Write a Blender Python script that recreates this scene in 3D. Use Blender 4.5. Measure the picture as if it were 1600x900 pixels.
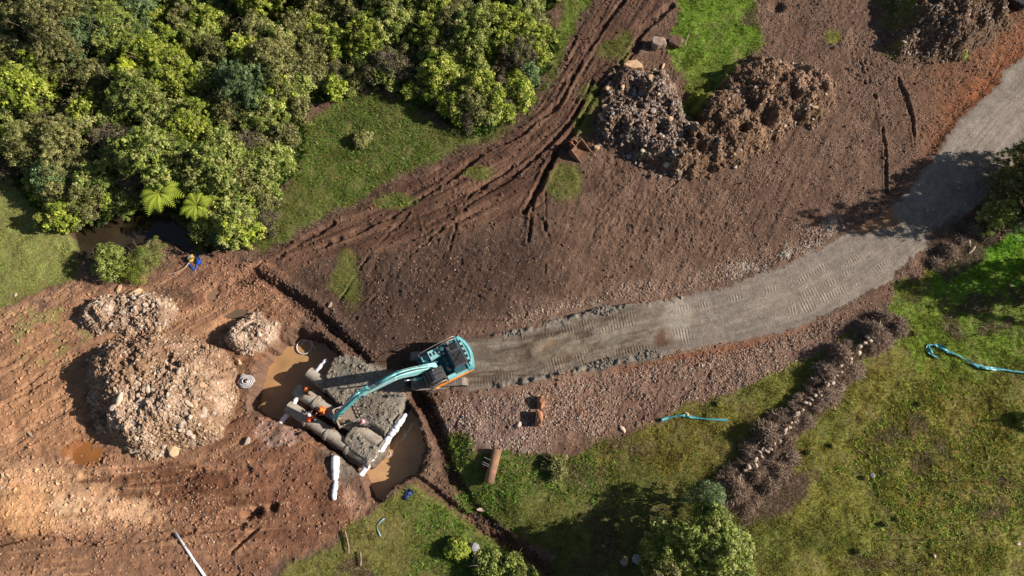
import bpy, bmesh, math, random
import numpy as np
from mathutils import Vector, Matrix, Quaternion
for o in list(bpy.data.objects): bpy.data.objects.remove(o)
SC = bpy.context.scene
COL = SC.collection
rnd = random.Random(5)
# ------------------------------------------------------------------ camera, sky, sun, exposure
TILT = math.radians(20); FOC = 1067.0; CH = 52.2
cam_d = bpy.data.cameras.new('camera'); cam = bpy.data.objects.new('camera', cam_d); COL.objects.link(cam)
cam.location = (0, 0, CH); cam.rotation_euler = (TILT, 0, 0)
cam_d.sensor_width = 36; cam_d.lens = FOC/1600*36; cam_d.clip_start = .5; cam_d.clip_end = 3000
SC.camera = cam
ELEV = math.radians(28.5)
W = bpy.data.worlds.new('World'); SC.world = W; W.use_nodes = True
nt = W.node_tree; bg = nt.nodes['Background']
sky = nt.nodes.new('ShaderNodeTexSky'); sky.sky_type = 'NISHITA'; sky.sun_disc = False
sky.sun_elevation = ELEV; sky.sun_rotation = math.radians(90)
nt.links.new(sky.outputs[0], bg.inputs[0]); bg.inputs[1].default_value = 0.05
sd = bpy.data.lights.new('sun', 'SUN'); sd.energy = 5.0; sd.angle = math.radians(.5); sd.color = (1, .95, .88)
sun = bpy.data.objects.new('sun', sd); COL.objects.link(sun)
sun.rotation_euler = Vector((math.cos(ELEV), 0, math.sin(ELEV))).to_track_quat('Z', 'Y').to_euler()
sun.location = (60, 20, 60)
vs = SC.view_settings; vs.view_transform = 'Standard'; vs.look = 'None'; vs.exposure = 0.72; vs.gamma = 1; vs.use_curve_mapping = False
SC.render.engine = 'CYCLES'

# ------------------------------------------------------------------ geometry of the site
cT, sT = math.cos(TILT), math.sin(TILT)
def G(px, py, z=0.0):
    u = (px-800)/FOC; v = (450-py)/FOC
    dy = v*cT+sT; dz = v*sT-cT; s = (z-CH)/dz
    return u*s, dy*s
def Pj(x, y, z=0.0):
    dz = z-CH; up = y*cT+dz*sT; fw = y*sT-dz*cT
    return 800+FOC*x/fw, 450-FOC*up/fw
def h32(a):
    a = (a ^ (a >> np.uint32(16)))*np.uint32(0x7feb352d)
    a = (a ^ (a >> np.uint32(15)))*np.uint32(0x846ca68b)
    return a ^ (a >> np.uint32(16))
def vn(x, y, seed):
    xi = np.floor(x); yi = np.floor(y); fx = x-xi; fy = y-yi
    fx = fx*fx*(3-2*fx); fy = fy*fy*(3-2*fy)
    X = xi.astype(np.int64).astype(np.uint32); Y = yi.astype(np.int64).astype(np.uint32)
    def h(a, b): return h32(a*np.uint32(73856093) ^ b*np.uint32(19349663) ^ np.uint32(seed*2654435 & 0xffffffff)).astype(np.float32)/4294967295.*2-1
    o = np.uint32(1)
    a = h(X, Y); b = h(X+o, Y); c = h(X, Y+o); d = h(X+o, Y+o)
    return (a+(b-a)*fx)*(1-fy)+(c+(d-c)*fx)*fy
def fbm(x, y, f, octv, seed, g=.5):
    s = 0; a = 1; n = 0
    for i in range(octv):
        s = s+a*vn(x*f+i*7.3, y*f+i*3.1, seed+i*17); n += a; a *= g; f *= 2.07
    return s/n*1.6
def ss(a, b, x): t = np.clip((x-a)/(b-a), 0, 1); return t*t*(3-2*t)
# coarse raster in picture coordinates for outlines
CX = np.arange(-320, 1930, 4.); CY = np.arange(-320, 1240, 4.)
cgx, cgy = np.meshgrid(CX, CY)
def segd(px, py, a, b):
    dx, dy = b[0]-a[0], b[1]-a[1]; L = dx*dx+dy*dy+1e-9
    t = np.clip(((px-a[0])*dx+(py-a[1])*dy)/L, 0, 1)
    return np.hypot(px-a[0]-t*dx, py-a[1]-t*dy), t
def samp(arr, px, py):
    u = np.clip((px-CX[0])/4, 0, len(CX)-1.001); v = np.clip((py-CY[0])/4, 0, len(CY)-1.001)
    i = u.astype(int); j = v.astype(int); fu = u-i; fv = v-j
    return (arr[j, i]*(1-fu)+arr[j, i+1]*fu)*(1-fv)+(arr[j+1, i]*(1-fu)+arr[j+1, i+1]*fu)*fv
def poly_c(pts):
    d = np.full(cgx.shape, 1e9); ins = np.zeros(cgx.shape, bool); n = len(pts)
    for k in range(n):
        a, b = pts[k], pts[(k+1) % n]
        d = np.minimum(d, segd(cgx, cgy, a, b)[0])
        if a[1] != b[1]:
            c = ((a[1] > cgy) != (b[1] > cgy)) & (cgx < (b[0]-a[0])*(cgy-a[1])/(b[1]-a[1])+a[0])
            ins ^= c
    return np.where(ins, d, -d)
def line_c(pts):
    d = np.full(cgx.shape, 1e9); s = np.zeros(cgx.shape); lat = np.zeros(cgx.shape); acc = 0
    for a, b in zip(pts[:-1], pts[1:]):
        L = math.hypot(b[0]-a[0], b[1]-a[1]); dd, t = segd(cgx, cgy, a, b)
        side = np.sign((b[0]-a[0])*(cgy-a[1])-(b[1]-a[1])*(cgx-a[0]))
        m = dd < d; d = np.where(m, dd, d); s = np.where(m, acc+t*L, s); lat = np.where(m, side*dd, lat); acc += L
    return d, s, lat

P_FOREST = [(-300,-300),(930,-300),(905,-60),(850,20),(868,60),(850,105),(830,150),(790,192),(735,208),(690,190),(655,160),(610,135),(570,130),(520,150),(485,160),(468,200),(462,250),(440,300),(425,345),(400,375),(350,388),(305,365),(285,335),(235,318),(190,335),(150,362),(95,352),(55,315),(25,275),(-300,268)]
P_ROAD = [(712,545),(752,527),(830,512),(900,492),(1000,473),(1060,466),(1140,446),(1220,418),(1290,384),(1345,352),(1395,322),(1430,285),(1500,190),(1560,128),(1640,40),(1740,-80),(1850,60),(1700,150),(1600,235),(1540,305),(1480,362),(1430,400),(1380,442),(1310,482),(1240,512),(1160,532),(1060,552),(960,572),(870,592),(800,606),(745,610),(712,600)]
P_PIT = [(385,640),(388,600),(402,560),(432,530),(462,512),(500,520),(528,548),(560,578),(620,606),(645,630),(664,672),(668,700),(658,735),(640,748),(612,762),(592,786),(572,778),(562,748),(530,722),(505,698),(470,676),(440,662),(405,652)]
P_FILL = [(520,552),(560,560),(640,590),(634,632),(622,655),(610,676),(606,690),(593,714),(577,728),(548,709),(521,690),(546,668),(556,652),(540,640),(522,628),(508,614),(497,603),(505,592),(508,575)]
P_STREAM = [(100,345),(190,318),(260,330),(300,365),(340,388),(300,402),(268,380),(240,368),(215,385),(180,398),(140,402),(118,400),(108,370)]
P_TRACK = [(925,-300),(1110,-300),(1060,-40),(1040,20),(1010,60),(985,100),(945,130),(925,170),(900,215),(880,245),(862,300),(850,340),(700,360),(560,390),(420,420),(390,410),(400,398),(430,385),(500,345),(600,292),(700,232),(800,200),(850,140),(885,70),(915,0)]
P_GRASSB = [(1052,-300),(1385,-300),(1300,-60),(1175,-20),(1180,30),(1200,60),(1180,80),(1150,95),(1130,120),(1110,150),(1085,185),(1068,175),(1070,130),(1050,110),(1042,70),(1052,20)]
P_MEAD = [(-300,262),(20,270),(50,310),(85,345),(118,372),(122,400),(112,430),(60,455),(10,480),(-300,560)]
P_MEADC = [(465,195),(560,140),(620,150),(690,195),(760,205),(800,190),(830,165),(860,110),(870,40),(905,-60),(930,-300),(930,0),(890,60),(860,130),(800,205),(720,235),(600,290),(510,340),(435,380),(405,398),(395,370),(430,330),(460,260)]
P_FIELD = [(1405,445),(1440,420),(1480,395),(1520,385),(1600,362),(2000,300),(2000,1300),(600,1300),(420,900),(445,880),(520,850),(560,815),(600,790),(650,750),(690,790),(740,820),(800,862),(850,900),(880,870),(730,790),(700,740),(697,680),(725,672),(745,700),(800,712),(860,715),(900,705),(1000,672),(1060,640),(1120,622),(1180,600),(1220,575),(1290,545),(1340,520),(1390,500)]
P_ORANGE = [(-300,470),(10,480),(60,462),(120,448),(200,440),(270,420),(300,398),(345,392),(385,400),(420,440),(470,490),(400,560),(385,640),(440,668),(500,715),(575,790),(520,850),(440,880),(380,940),(-300,1300)]
P_HEAP1 = [(132,610),(140,560),(170,530),(230,516),(300,520),(350,545),(375,590),(372,640),(345,680),(300,706),(240,720),(195,705),(155,680),(138,650)]
P_HEAP2 = [(128,480),(165,456),(215,448),(262,470),(280,490),(262,512),(205,525),(150,522),(125,505)]
P_HEAP3 = [(350,524),(376,506),(404,486),(440,505),(436,530),(405,552),(378,560),(352,535)]
P_RUB = [(945,130),(985,98),(1040,104),(1062,150),(1078,200),(1100,245),(1060,262),(1000,266),(960,250),(925,232),(932,180)]
P_SOILM = [(1050,268),(1072,205),(1095,160),(1120,125),(1150,100),(1195,85),(1250,95),(1290,130),(1305,165),(1285,195),(1230,215),(1190,245),(1150,270),(1100,275)]
P_SOIL2 = [(1385,80),(1390,40),(1400,-40),(1480,-90),(1640,-120),(1570,-10),(1570,40),(1530,80),(1500,92),(1440,95),(1400,95)]
DITCH = [(372,440),(400,428),(440,455),(490,487),(530,522),(565,560)]
TRENCH = [(640,600),(668,640),(690,688),(700,735),(728,780),(768,830),(840,880),(930,960),(1000,1100)]
LITTLE = [(640,745),(670,765),(720,800),(760,830)]

# fine grid
gx = np.concatenate([-56-np.geomspace(1.5,300,24)[::-1], np.arange(-56,56.01,.07), 56+np.geomspace(1.5,300,24)])
gy = np.concatenate([-6-np.geomspace(1.5,300,24)[::-1], np.arange(-6,54.01,.07), 54+np.geomspace(1.5,300,24)])
X, Y = np.meshgrid(gx.astype(np.float32), gy.astype(np.float32))
fw = np.maximum(Y*sT+CH*cT, 8); PX = 800+FOC*X/fw; PY = 450-FOC*(Y*cT-CH*sT)/fw
PX = np.clip(PX, -316, 1924); PY = np.clip(PY, -316, 1230)
def poly(p): return samp(poly_c(p), PX, PY)
def pline(p): return [samp(a, PX, PY) for a in line_c(p)]
wob = fbm(X, Y, .45, 5, 11)           # outline wobble
wob2 = fbm(X, Y, 2.2, 3, 23)
fine = fbm(X, Y, 3.1, 4, 31, .65)
clod = 1-np.abs(fbm(X, Y, 1.9, 4, 47, .6))*1.8
big = fbm(X, Y, .12, 4, 59)
mid = fbm(X, Y, .7, 4, 61)
def M(d, w=4, amp=9): return ss(-w, w, d+wob*amp+wob2*amp*.35)
d_for, d_road, d_pit, d_fill = poly(P_FOREST), poly(P_ROAD), poly(P_PIT), poly(P_FILL)
d_str, d_trk, d_gb, d_me, d_mc, d_fi, d_or = map(poly, (P_STREAM, P_TRACK, P_GRASSB, P_MEAD, P_MEADC, P_FIELD, P_ORANGE))
d_h1, d_h2, d_h3, d_ru, d_sm, d_s2 = map(poly, (P_HEAP1, P_HEAP2, P_HEAP3, P_RUB, P_SOILM, P_SOIL2))
dd, ds, dl = pline(DITCH); td, ts, tl = pline(TRENCH); ld, ls_, ll = pline(LITTLE)
ROADC = [(600,582),(700,574),(830,560),(950,530),(1100,500),(1240,466),(1340,415),(1420,355),(1490,275),(1560,190),(1640,110),(1760,-20)]
rd, rs, rl = pline(ROADC)
TRKC = [(1030,-300),(985,-10),(930,90),(870,190),(800,250),(690,310),(560,370),(420,425)]
kd, ks, kl = pline(TRKC)
road = ss(-1.5, 1.5, d_road+wob2*(3.5+3*ss(1100,950,PX))+wob*(3.5+6*ss(1100,950,PX)))
grass = np.maximum.reduce([M(d_me,5,10), M(d_mc,5,8), M(d_gb,4,9), M(d_fi,5,11)])
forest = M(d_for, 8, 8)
def gr(px, py, r, sq=1.): # irregular patch
    return ss(-.35, .35, 1-np.hypot((PX-px)/r, (PY-py)/(r*sq))+wob*.7)
for q in ((885,285,26,1.2),(912,205,16,1.5),(960,75,22,.9),(1395,20,28,1.4),(1505,90,7,.8),(618,312,22,.5),(540,440,22,1.6),(925,150,12,1.6),(1300,60,10,1),(745,270,30,.4)):
    g_ = gr(*q); grass = np.maximum(grass, g_*.85)
grass = grass*(1-forest*.3)*(1-road)
stream = ss(-3, 6, d_str+wob2*2)
orange = M(d_or, 14, 22)
track = M(d_trk, 8, 12)
pit = ss(-2, 12, d_pit+wob*6+wob2*3)
fill = ss(-5, 7, d_fill+wob*5+wob2*2)
trench = ss(17, 5, td+wob*5)*ss(-30, 20, ts)
trench2 = ss(13, 4, ld+wob*4)
ditch = ss(15, 4, dd+wob*6)
# ------------------------------------------------ heights
Z = big*.25 + mid*.05
soil = np.clip(1-grass-road-forest, 0, 1)
rough = ss(-.4,.8,fbm(X,Y,.2,3,77))
Z += soil*(clod*.055*(.1+rough)*(1-orange*.6)+fine*.035) + grass*(mid*.05+fine*.025)
# graded slope: lower roughness
# wheel and bucket streaks
u1 = (PX*.86-PY*.5); v1 = (PX*.5+PY*.86)
st1 = fbm(u1/90, v1/9, 1, 4, 91, .6)
st2 = fbm(PX/130, (PY+PX*.09)/9, 1, 4, 93, .6)
lo = ss(690, 740, PY)
strk = st1*(1-lo)+st2*lo
Z += orange*soil*(1-ss(0,20,d_h1))*(strk*.08+(1-np.abs(strk)*2)*.025+mid*.05)
stk = fbm(ks/90, kl/5.5, 1, 4, 97, .6)
Z += track*soil*stk*.08
str_r = fbm(rs/150, rl/4., 1, 3, 99, .6)
u3 = (PX*.45-PY*.9); v3 = (PX*.9+PY*.45)
stc = fbm(u3/60, v3/9, 1, 4, 101, .6)
n3_ = fbm(X, Y, .09, 3, 115)
stg = 1-np.abs(fbm(u3/75, v3/16, 1, 3, 107, .6))*2.2
Z += soil*(1-orange)*(1-track)*(stc*.045*ss(-.7,.5,big+n3_)-ss(.75,1.,stg)*.05*ss(-.1,.6,n_g := fbm(X,Y,.15,3,109)))
# the field dips towards the lower stream; bank of the forest stream
Z -= .5*ss(500, 900, PY)*ss(500, 800, PX)*ss(1250, 900, PX)
Z -= .6*ss(60, 0, td)*ss(600,760,PY)
def target(m, t):
    global Z
    Z = Z*(1-m)+t*m
# heaps
def heap(d, H, run, cl, nz, seed):
    n = fbm(X, Y, .32, 4, seed, .6)
    d = d+n*(8 if H > 2.4 or H == 1. else 20); k = ss(0, run, d+3)
    return k*(H*(.75+.25*ss(run*.5, run*2, d))) + k*(clod*cl+n*nz+mid*.22+np.abs(fbm(X,Y,.9,3,seed+1))*.25), ss(-3, 3, d)
hz1, hm1 = heap(d_h1, 2.5, 42, .12, .40, 201)
hz2, hm2 = heap(d_h2, 1.0, 20, .14, .22, 203)
hz3, hm3 = heap(d_h3, 1.0, 18, .14, .25, 205)
hz4, hm4 = heap(d_ru, .9, 26, .26, .60, 207)
hz5, hm5 = heap(d_sm, 1.9, 30, .08, .26, 209)
hz6, hm6 = heap(d_s2, 2.6, 34, .16, .45, 211)
Z += hz1+hz2+hz3+hz4+hz5+hz6
# hollows scooped in the mounds
for q in ((1190,195,17,1.,.9),(1225,165,13,1.,.8),(1150,215,15,.8,.9),(1235,120,9,1.1,.5),(1025,215,14,.8,.7),(990,150,12,1.5,.6),(965,215,12,1.4,.7),(1500,55,20,.5,.8),(1215,10,13,.7,.5),(905,240,20,.8,.15),
          (175,650,14,1.3,.7),(400,800,13,.8,.7),(425,792,10,.9,.6),(385,805,9,1,.6),(1165,178,12,1,.6),(1080,245,16,.6,.6)):
    Z -= q[4]*ss(1.2, .2, np.hypot((PX-q[0])/q[2], (PY-q[1])/(q[2]*q[3]))+wob*.35)
# berms of turned soil
def ridge(pts, w, H, seed=0, cl=.06):
    global Z
    d, s, l = pline(pts); k = ss(w, 0, d+wob*w*.35)
    Z += k*(H+clod*cl)
    return k
def rut(pts, w, D):
    global Z
    d, s, l = pline(pts); n = vn(s/14, s*0+w, 5)
    k = ss(w*1.35, w*.1, d+wob2*1.6+wob*3)*ss(-.7, .1, n+.5)
    Z -= k*D; Z += ss(w*2.6, w*1.2, d+wob2)*(1-k)*D*.25
    return k
for p, w, D in (([(975,0),(940,45),(905,100),(875,160),(820,205),(760,235),(690,290),(600,345),(500,385)],4,.28),
    ([(1048,10),(1010,40),(985,80),(960,110)],4.5,.3), ([(1000,70),(960,120),(930,150),(905,195),(870,235),(845,290),(820,330)],5,.4),
    ([(925,130),(895,190),(845,240),(800,275),(720,330)],4,.3), ([(900,60),(870,120),(830,180)],3,.16),
    ([(860,255),(835,300),(825,380)],3.5,.25), ([(800,260),(740,300),(700,350),(640,400)],3,.2), ([(760,290),(715,345),(700,400)],3,.18),
    ([(640,330),(575,400),(530,470)],3,.14), ([(852,300),(853,370),(851,430)],2,.07),
    ([(1368,148),(1378,190),(1384,230),(1385,262),(1385,302)],2.6,.24), ([(1404,120),(1416,150),(1425,180),(1430,225)],2.8,.24),
    ([(1335,60),(1350,90),(1362,128),(1330,110)],2.2,.14), ([(1375,55),(1388,80)],2.8,.2), ([(1345,95),(1352,128)],3,.2), ([(1430,180),(1450,200),(1470,240)],2.2,.08),
    ([(0,640),(60,600),(110,575)],3,.16), ([(0,575),(50,545),(110,510)],3,.18), ([(30,612),(80,570),(130,548)],2.4,.14),
    ([(0,850),(60,838),(140,850),(230,845),(290,832),(380,820)],5,.28), ([(0,835),(90,832),(160,822),(260,822)],3,.14),
    ([(130,745),(200,752),(290,748),(330,730),(390,735)],8,.22), ([(180,770),(260,775),(330,760),(400,745)],6,.14),
    ([(470,490),(530,525),(560,548)],4,.3), ([(540,520),(560,490),(590,460)],3,.25), ([(850,350),(858,380)],4,.2), ([(1090,250),(1040,300)],3,.1),
    ([(395,420),(440,400),(480,372),(520,350)],4,.25), ([(640,420),(700,440),(760,470)],2.4,.08), ([(720,390),(790,400)],2.4,.08), ([(360,865),(385,840),(410,820)],3,.18)):
    rut(p, w, D)
ridge([(385,415),(410,412),(455,445),(505,480),(550,520)], 14, .25)
ridge([(640,625),(660,660),(676,700),(672,735)], 14, .35)
BRUSHL = [(1385,505),(1350,535),(1300,590),(1250,645),(1210,690),(1170,730),(1135,775)]
kb = ridge(BRUSHL, 26, .55)
ridge([(1240,510),(1310,482),(1375,450),(1420,415)], 18, .25)
# road formation
Zr = .22+big*.1+str_r*.018+fine*.008+fbm(X,Y,.3,2,301)*.03
edge = ss(16, 2, d_road)*ss(-2, 2, d_road)
near = ss(1080, 960, PX)*ss(745, 790, PX)
ebump = edge*near*np.clip(.07+.20*mid+.16*wob2+.10*clod,-.03,.4)
target(ss(-14, 4, d_road+wob*3)*(1-pit), Zr)
Z += ebump
wave = ss(1080,940,PX)*ss(740,790,PX)*road
Z += wave*(fbm(rs/26, rl/12, 1, 4, 303)*.10)
# pit, water levels
Z -= ditch*.45+trench2*.5
target(trench*ss(1000,960,PY*0+ts*0+900), -1.15+wob*.15+clod*.1)
target(pit, -2.4+wob*.12)
WL = -1.8
# the buried culvert
pipes = [((-17.3,9.45),(-10.5,5.2)), ((-16.8,10.75),(-9.65,6.43)), ((-15.97,12.1),(-8.93,7.55))]
def wseg(a, b): return segd(X, Y, a, b)
zf = .05+wob*.13+fine*.06+mid*.08+.15*ss(640,585,PY)
q2 = ss(30, 18, np.hypot((PX-583)*.83+(PY-680)*.55, ((PY-680)*.83-(PX-583)*.55)*1.9)); zf = zf-q2*.5
target(fill, zf)
bed = ss(-3, 5, d_pit+wob*4)*0
# raised bed under pipe 1 and the gap
target(ss(-14, 8, samp(poly_c([(462,640),(478,622),(520,640),(552,672),(590,704),(578,716),(520,686),(476,662)]), PX, PY))*(1-fill), -1.25+wob*.08+clod*.05)
# small working shelf at the bank by the spare pipe
target(stream*.999, -1.15)
for q in ((332,461,13,.55,-.9),(366,490,24,.26,-.5),(135,707,26,.85,-.2)):
    a = q[4]; u = (PX-q[0])*math.cos(a)+(PY-q[1])*math.sin(a); v = -(PX-q[0])*math.sin(a)+(PY-q[1])*math.cos(a)
    k = ss(1.5, .6, np.hypot(u/q[2], v/(q[2]*q[3]))+wob*.15)
    Z = Z-k*.22
NX, NY = len(gx), len(gy)
def gidx(a, g): 
    i = np.clip(np.searchsorted(g, a)-1, 0, len(g)-2); return i, np.clip((a-g[i])/(g[i+1]-g[i]), 0, 1)
def gs(arr, x, y):
    x = np.atleast_1d(x); y = np.atleast_1d(y)
    i, fu = gidx(x, gx); j, fv = gidx(y, gy)
    if arr.ndim == 3: fu = fu[:, None]; fv = fv[:, None]
    return (arr[j, i]*(1-fu)+arr[j, i+1]*fu)*(1-fv)+(arr[j+1, i]*(1-fu)+arr[j+1, i+1]*fu)*fv
def gz(x, y): return float(gs(Z, x, y)[0])
def at(px, py, dz=0.0):
    z = 0.
    for _ in range(6):
        x, y = G(px, py, z+dz); z = .5*z+.5*gz(x, y)
    return Vector((x, y, gz(x, y)))
# ------------------------------------------------ colours (albedo), picture tones divided by the light
KL = 1.18
def s2l(c): c = np.array(c, float)/255; return np.where(c < .04045, c/12.92, ((c+.055)/1.055)**2.4)
def A(*c): return (s2l(c)/KL).astype(np.float32)
C = np.zeros(X.shape+(3,), np.float32)+A(113,84,65)
def lay(m, c): 
    global C
    m = np.clip(m, 0, 1)[..., None].astype(np.float32); C = C*(1-m)+c*m
n1 = fbm(X, Y, .25, 5, 401, .6); n2 = fbm(X, Y, 1.1, 4, 403); n3 = fbm(X, Y, .5, 3, 405)
cen = ss(-60, 60, samp(poly_c([(390,420),(560,400),(720,340),(850,330),(860,520),(740,520),(600,600),(520,520)]), PX, PY)+wob*30)
lay(cen, A(80,59,46)); lay(cen*ss(-.2,.6,n2*.5+stc*.8)*.7, A(70,48,36)); lay(cen*ss(.1,.7,-stc)*.4, A(100,74,58)); lay(cen*ss(.1,.5,n1)*.5, A(66,46,36))
lay((1-cen)*ss(-.2,.6,n1)*.65, A(100,72,55)); lay((1-cen)*ss(.0,.8,n2*.6+stc*.5)*.45, A(134,105,84)); lay((1-cen)*ss(.1,.7,-n2)*.4, A(92,66,50))
lay(track, A(100,70,52)); lay(track*ss(-.1,.6,stk), A(78,52,38)); lay(track*ss(0,.7,-stk)*.6, A(124,90,68))
ub = ss(640, 900, PX)*ss(330,200,PY)
lay(ss(1380,1520,PX)*ss(320,180,PY)*(1-hm6)*.7, A(142,92,58))
lay(ss(50,6,-d_road)*ss(1420,1500,PX)*ss(330,270,PY)*.9, A(158,92,52))
# stony strip just above the road
lay(ss(46,10,-d_road+wob*16)*ss(760,820,PX)*ss(1330,1280,PX)*ss(700,560,PY)*.55, A(150,118,96))
lay(ss(.1,.8,n2+.2)*ss(26,6,np.abs(-d_road-14)+wob*8)*ss(1120,1180,PX)*ss(1330,1290,PX)*ss(460,440,PY), A(205,190,170))
below = ss(0,6,-d_road)*ss(120,60,-d_road)*ss(480,560,PY)*ss(680,720,PX)
lay(below*.7, A(142,108,88)); lay(below*ss(24,4,-d_road+wob*6)*ss(930,1000,PX)*.85, A(138,82,50))
for q, cc, w in (((780,665,90,.5),(140,112,100),.8),((960,640,80,.4),(128,92,74),.6),((800,640,60,.5),(112,80,62),.5)):
    lay(gr(*q)*w, A(*cc))
# left workings
lay(orange, A(160,116,85)); lay(orange*ss(-.1,.7,strk)*.75, A(122,82,58)); lay(orange*ss(.1,.8,-strk)*.65, A(202,152,110)); st4 = fbm((u1*(1-lo)+PX*lo)/60, (v1*(1-lo)+(PY+PX*.09)*lo)/4, 1, 3, 95, .6); lay(orange*ss(.1,.7,st4)*.25, A(116,80,58))
lay(orange*ss(.0,.9,n1)*.4, A(136,90,64)); lay(orange*ss(200,420,PX)*.55*(1-.5*n2), A(126,82,58))
for q, cc, w in (((90,775,190,.22),(210,160,118),.85),((150,790,90,.2),(224,178,136),.55),((60,660,90,.5),(188,134,94),.6),((30,800,60,.6),(222,160,104),.6),((110,795,40,.3),(240,196,150),.6),((240,755,110,.25),(104,64,42),.85),((330,775,90,.35),(112,68,44),.6),
    ((40,870,120,.25),(138,98,70),.7),((250,875,140,.25),(140,100,74),.75),((470,820,90,.5),(116,76,54),.7),((440,740,80,.7),(126,82,58),.6),((30,520,60,.6),(168,120,84),.5),((130,707,26,.8),(150,92,50),.8),
    ((560,780,18,1.6),(196,150,120),.7),((425,672,34,.5),(176,140,122),.7),((55,585,60,.8),(178,128,88),.5)):
    lay(ss(.15,.85,gr(*q)*.8+strk*.45*(gr(q[0],q[1],q[2]*1.25,q[3]*1.3)>0.02))*orange*w, A(*cc))
lay(orange*ss(470,430,PY)*ss(240,290,PX)*.5, A(128,88,66))
lay(orange*gr(60,520,90,.5)*ss(-.1,.4,n2)*.5, A(128,130,66))
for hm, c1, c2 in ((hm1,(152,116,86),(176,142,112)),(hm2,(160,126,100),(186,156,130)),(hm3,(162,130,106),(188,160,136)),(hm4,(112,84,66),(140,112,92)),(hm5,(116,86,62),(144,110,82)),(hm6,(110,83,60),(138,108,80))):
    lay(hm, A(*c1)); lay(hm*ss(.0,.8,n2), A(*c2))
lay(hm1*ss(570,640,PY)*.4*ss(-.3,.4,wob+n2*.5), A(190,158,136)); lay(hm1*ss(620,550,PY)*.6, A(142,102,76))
lay(hm5*gr(1255,120,46,.9)*.85, A(158,120,93))
# grass
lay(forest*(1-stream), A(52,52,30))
gc = np.zeros_like(C)+A(102,112,50)
def gl(m, c):
    global gc
    m = np.clip(m, 0, 1)[..., None].astype(np.float32); gc = gc*(1-m)+c*m
gl(ss(1100,1300,PX), A(126,132,54)); gl(ss(0,1,n1)*.7, A(92,106,40)); gl(ss(0,1,-n1)*.5*ss(1000,1200,PX), A(132,122,58))
gl(gr(1500,520,140,.5)*.8, A(112,148,42)); gl(gr(1560,400,80,.5), A(104,160,30)); gl(gr(1520,440,90,.3)*.9, A(106,152,36))
gl(gr(1480,690,120,.8)*.5, A(134,122,50)); gl(ss(-20,20,d_gb), A(110,146,44)); gl(ss(-20,20,d_gb)*ss(60,150,PY)*.6, A(118,124,56))
gl(ss(-30,20,d_me), A(132,146,76)); gl(ss(-20,10,d_mc), A(100,112,52)); gl(ss(-20,10,d_mc)*ss(180,330,PY)*.5, A(98,112,48)); gl(ss(-20,10,d_mc)*ss(120,60,PY), A(110,138,48))
gl(ss(700,620,PX)*ss(700,760,PY), A(116,122,58)); gl(gr(600,800,70,.8)*.5, A(128,130,70)); gl(gr(720,820,80,1)*.5, A(92,118,44))
gl(gr(790,740,90,.5)*.7, A(96,116,46)); gl(gr(1060,690,110,.5)*.6, A(124,120,48)); gl(ss(.1,.8,n2)*.3, A(92,102,42)); gl(ss(.2,.9,-n2)*.35, A(140,138,76))
bare = np.zeros(X.shape)
for q in ((1440,710,60,.7,.8),(1545,780,40,.8,.6),(1520,480,60,.35,.9),(1545,505,60,.3,.8),(1580,465,40,.4,.8),(1080,30,30,.4,0),(1330,650,40,.6,.25),(560,890,36,.5,.8),(610,840,26,.4,.5),(980,700,40,.5,.4),(850,740,70,.35,.35),(1000,830,40,1.2,.6),(1380,880,60,.3,.5),(1180,30,18,.5,.8),(1430,470,40,.3,.4),(1160,560,40,.4,.3),(965,850,60,1,.5),(740,850,30,.8,.5)):
    bare = np.maximum(bare, gr(*q[:4])*q[4]*.6*ss(-.2,.5,n2+.1))
gl(bare, A(92,74,54))
gl(np.exp(-((PX*.72+PY*.69-(1600*.72+740*.69))/9.)**2)*ss(700,760,PY)*.5, A(146,140,76))
gc = (gc*np.array([1.07,.98,1.0])).astype(np.float32)
lay(grass*np.clip(.93+n2*.3, 0, 1), gc); 
lay(kb*.9, A(96,74,58))
# road
rc = np.zeros_like(C)+A(138,125,112)
rm = ss(-.6,.9,str_r)[..., None].astype(np.float32)*.5; rc = rc*(1-rm)+A(122,108,94)*rm
rr = (ss(1100,940,PX))[..., None].astype(np.float32)*.85; rc = rc*(1-rr)+A(108,92,77)*rr
rn = (ss(1120,960,PX)*ss(-.1,.5,fbm(rs/40,rl/9,1,4,311))*.7)[..., None].astype(np.float32); rc = rc*(1-rn)+A(88,70,56)*rn
rn = (ss(.1,.6,fbm(rs/70,rl/8,1,4,313))*.45)[..., None].astype(np.float32); rc = rc*(1-rn)+A(158,144,126)*rn
for q, cc, w in (((1036,528,15,1),(106,70,48),.8),((862,540,9,1),(106,68,46),.8),((1370,345,40,.6),(140,100,66),.8),((1055,500,22,1.4),(170,158,140),.5),((950,520,40,.4),(146,134,116),.5),((880,545,36,.5),(140,126,104),.5),((1530,180,70,1),(152,138,126),.5),((1240,455,90,.3),(150,134,118),.5)):
    g_ = (gr(*q)*w)[..., None].astype(np.float32); rc = rc*(1-g_)+A(*cc)*g_
g_ = (edge*near*.7)[..., None].astype(np.float32); rc = rc*(1-g_)+A(134,126,114)*g_
g_ = (ss(720,640,PX))[..., None].astype(np.float32); rc = rc*(1-g_)+A(92,70,56)*g_
lay(road, rc)
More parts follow.
